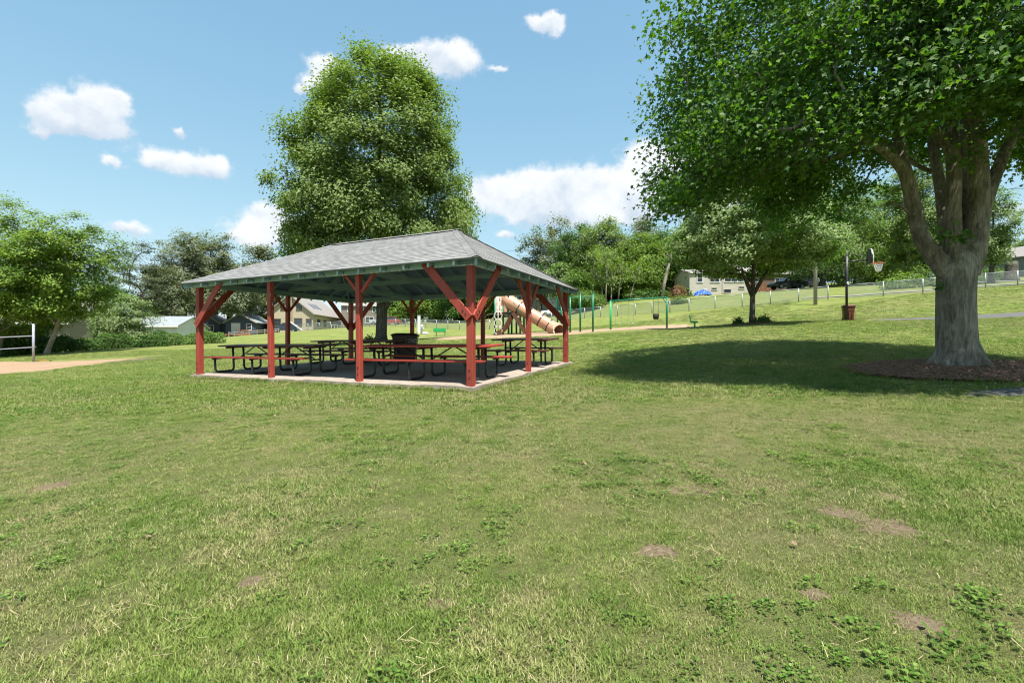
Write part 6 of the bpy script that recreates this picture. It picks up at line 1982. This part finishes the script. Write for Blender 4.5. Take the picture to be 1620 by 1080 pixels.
def field(y0, y1, dens):
    """random lawn points between two distances, a little wider than the view"""
    out = []
    ys = np.arange(y0, y1, .5)
    for ya in ys:
        yb = min(ya + .5, y1)
        hw = 1.22 * max(yb, 1.2) + .8
        n = NR.poisson(2 * hw * (yb - ya) * dens)
        out.append(np.stack([NR.uniform(-hw, hw, n), NR.uniform(ya, yb, n)], 1))
    p = np.concatenate(out)
    # keep off the slab, mulch, sand
    d = p - np.array(PAV_O)
    a = d @ np.array(E1); b = d @ np.array(E2)
    ok = ~((a > -PW - .26) & (a < .14) & (b > -.16) & (b < PD + .23))
    ok &= ((p[:, 0] - TREE_X) / 1.95) ** 2 + ((p[:, 1] - TREE_Y + .05) / 1.42) ** 2 > 1
    ok &= ~((p[:, 0] > X_(1545, 7.7)) & (np.abs(p[:, 1] - 7.68) < .22))
    u = CX + F * p[:, 0] / np.maximum(p[:, 1], .5)
    ok &= ~((p[:, 1] > 18) & (p[:, 1] < 31.5) & (u < 60 + (p[:, 1] - 18) * 17))
    ok &= ~((p[:, 1] > 26.4) & (u > 690) & (u < 1110) & (p[:, 1] < 42))
    ok &= ~((p[:, 1] > 24.9) & (p[:, 1] < 27.1) & (u > 1370))
    ok &= ~((p[:, 1] > 39.8) & (u > 1250)) & ~((p[:, 1] > 38) & (u < 380))
    ok &= ((p[:, 0] - X_(1190, 27)) / 1.5) ** 2 + ((p[:, 1] - 27) / 1.3) ** 2 > 1
    ok &= ((p[:, 0] - X_(603, 33)) / 2.2) ** 2 + ((p[:, 1] - 33) / 2.0) ** 2 > 1
    return p[ok]


rg = np.random.default_rng(77)
tufts = [proto_mesh(f'tuft_{k}', M['blade'], 70, .0145 + .003 * (k % 3), .085, .0031, rg, 1.15) for k in range(6)]
far_tufts = [proto_mesh(f'far_tuft_{k}', M['blade'], 44, .032, .16, .0085, rg, .8) for k in range(4)]
p1 = np.concatenate([field(1.0, 4.5, 380), field(4.5, 8.0, 210)])
bare = vnoise(p1[:, 0] + 40, p1[:, 1], .9, 3) * .6 + vnoise(p1[:, 0], p1[:, 1], 2.3, 4) * .4
keep = NR.random(len(p1)) < np.clip(1.85 - 1.8 * bare, .40, 1)
for bx_, by_, br_ in BARE: keep &= ~((((p1[:, 0] - bx_) / 1.3) ** 2 + (p1[:, 1] - by_) ** 2 < (br_ * .9) ** 2) & (NR.random(len(p1)) < .55))
p1 = p1[keep]
lush = vnoise(p1[:, 0], p1[:, 1], .55, 8)
sc = NR.uniform(.6, 1.08, len(p1)) * (1 + .9 * np.clip(lush - .62, 0, 1) * 2)
scatter('grass', tufts, np.stack([p1[:, 0], p1[:, 1], gnd(p1[:, 0], p1[:, 1])], 1), sc, 'short mown grass blades of the near lawn', 'grass')
p2 = np.concatenate([field(8.0, 14.0, 75), field(14, 27, 36), field(27, 46, 17)])
scatter('grass', far_tufts, np.stack([p2[:, 0], p2[:, 1], gnd(p2[:, 0], p2[:, 1])], 1), NR.uniform(.6, 1.1, len(p2)) * np.interp(p2[:, 1], [8, 25, 46], [1, 1.1, 1.6]), 'short grass of the lawn round the pavilion', 'grass')
# taller grass along the slab and the mulch ring
edge = []
for _ in range(420):
    s = NR.random()
    if s < .55: q_ = pav(NR.uniform(-PW - .3, .2), -.19 - abs(NR.normal()) * .05)
    elif s < .85: q_ = pav(.19 + abs(NR.normal()) * .05, NR.uniform(-.2, PD))
    else: q_ = pav(-PW - .33 - abs(NR.normal()) * .05, NR.uniform(-.2, 2))
    edge.append((q_.x, q_.y))
for _ in range(160):
    t_ = NR.uniform(0, 6.283); edge.append((TREE_X + 2.08 * math.cos(t_), TREE_Y - .05 + 1.53 * math.sin(t_)))
edge = np.array(edge)
tall = [proto_mesh(f'tall_tuft_{k}', M['blade'], 40, .085, .06, .006, rg, .6) for k in range(3)]
scatter('grass', tall, np.stack([edge[:, 0], edge[:, 1], gnd(edge[:, 0], edge[:, 1])], 1), NR.uniform(.5, 1.2, len(edge)), 'longer grass left along the slab edge and the mulch ring', 'grass')
# broad-leaved weeds in patches
weeds = [weed_mesh(f'weed_{k}', M['leaf_weed'], 13 + 3 * (k % 4), .065 + .018 * (k % 3), .022 + .005 * (k % 3), rg, .028) for k in range(7)]
p3 = np.concatenate([field(1.0, 5.0, 62), field(5, 9, 40), field(9, 15, 16)])
pn = vnoise(p3[:, 0] + 9, p3[:, 1] + 3, .8, 12) * .55 + vnoise(p3[:, 0], p3[:, 1], 2.6, 13) * .45
p3 = p3[NR.random(len(p3)) < np.clip((pn - .455) * 5.0, .07, 1)]
scatter('weeds', weeds, np.stack([p3[:, 0], p3[:, 1], gnd(p3[:, 0], p3[:, 1])], 1), NR.uniform(.4, .95, len(p3)) * np.interp(p3[:, 1], [1, 6, 15], [.9, 1.05, 1.5]), 'broad leaved weeds growing in patches in the near lawn', 'weeds')
# dry clippings and a few dead leaves
def litter_mesh(name, k, rng):
    vs, fs = [], []
    for _ in range(9):
        c = Vector((rng.normal() * .12, rng.normal() * .12, .018 + .012 * rng.random())); a = rng.uniform(0, 6.283)
        t = Vector((math.cos(a), math.sin(a), rng.normal() * .12)); s = Vector((-math.sin(a), math.cos(a), 0)) * .0013; L = rng.uniform(.012, .048)
        i = len(vs); vs += [c - t * L - s, c - t * L + s, c + t * L + s, c + t * L - s]; fs.append((i, i + 1, i + 2, i + 3))
    return MB().add(vs, fs).mesh(name, M['straw'])
straws = [litter_mesh(f'straw_{k}', k, rg) for k in range(5)]
p4 = field(1.0, 9.0, 5.5)
pn = vnoise(p4[:, 0] + 40, p4[:, 1], .9, 3)
p4 = p4[NR.random(len(p4)) < np.clip(pn * 1.5 - .25, .08, 1)]
scatter('straw_litter', straws, np.stack([p4[:, 0], p4[:, 1], gnd(p4[:, 0], p4[:, 1])], 1), NR.uniform(.6, 1.3, len(p4)), 'dry straw coloured grass clippings on the lawn', 'clippings')
dl = [weed_mesh(f'dead_leaf_{k}', M['deadleaf'], 1, .02, .036, rg, .015) for k in range(4)]
p5 = field(1.0, 9.0, .8)
scatter('dead_leaves', dl, np.stack([p5[:, 0], p5[:, 1], gnd(p5[:, 0], p5[:, 1]) + .012], 1), NR.uniform(.6, 1.3, len(p5)), 'dry brown leaves scattered on the lawn', 'leaves')
# wood chips on the near mulch ring
def chip_mesh(name, rng):
    m = MB()
    for _ in range(16):
        c = Vector((rng.normal() * .10, rng.normal() * .10, .012 + .012 * rng.random())); a = rng.uniform(0, 6.283); L = rng.uniform(.015, .05)
        m.bar(c - Vector((math.cos(a), math.sin(a), rng.normal() * .3)) * L, c + Vector((math.cos(a), math.sin(a), rng.normal() * .3)) * L, rng.uniform(.008, .02), .006)
    return m.mesh(name, M['chip'])
chips = [chip_mesh(f'chips_{k}', rg) for k in range(5)]
t_ = NR.uniform(0, 6.283, 1500); r_ = np.sqrt(NR.random(1500)) * 1.02
cx, cy = TREE_X + 2.0 * r_ * np.cos(t_), TREE_Y - .05 + 1.45 * r_ * np.sin(t_)
scatter('wood_chips', chips, np.stack([cx, cy, gnd(cx, cy) + .03 + .06 * np.clip(1 - r_ ** 2, 0, 1)], 1), NR.uniform(.7, 1.3, 1500), 'reddish wood chips covering the mulch ring of the big maple', 'wood chips')
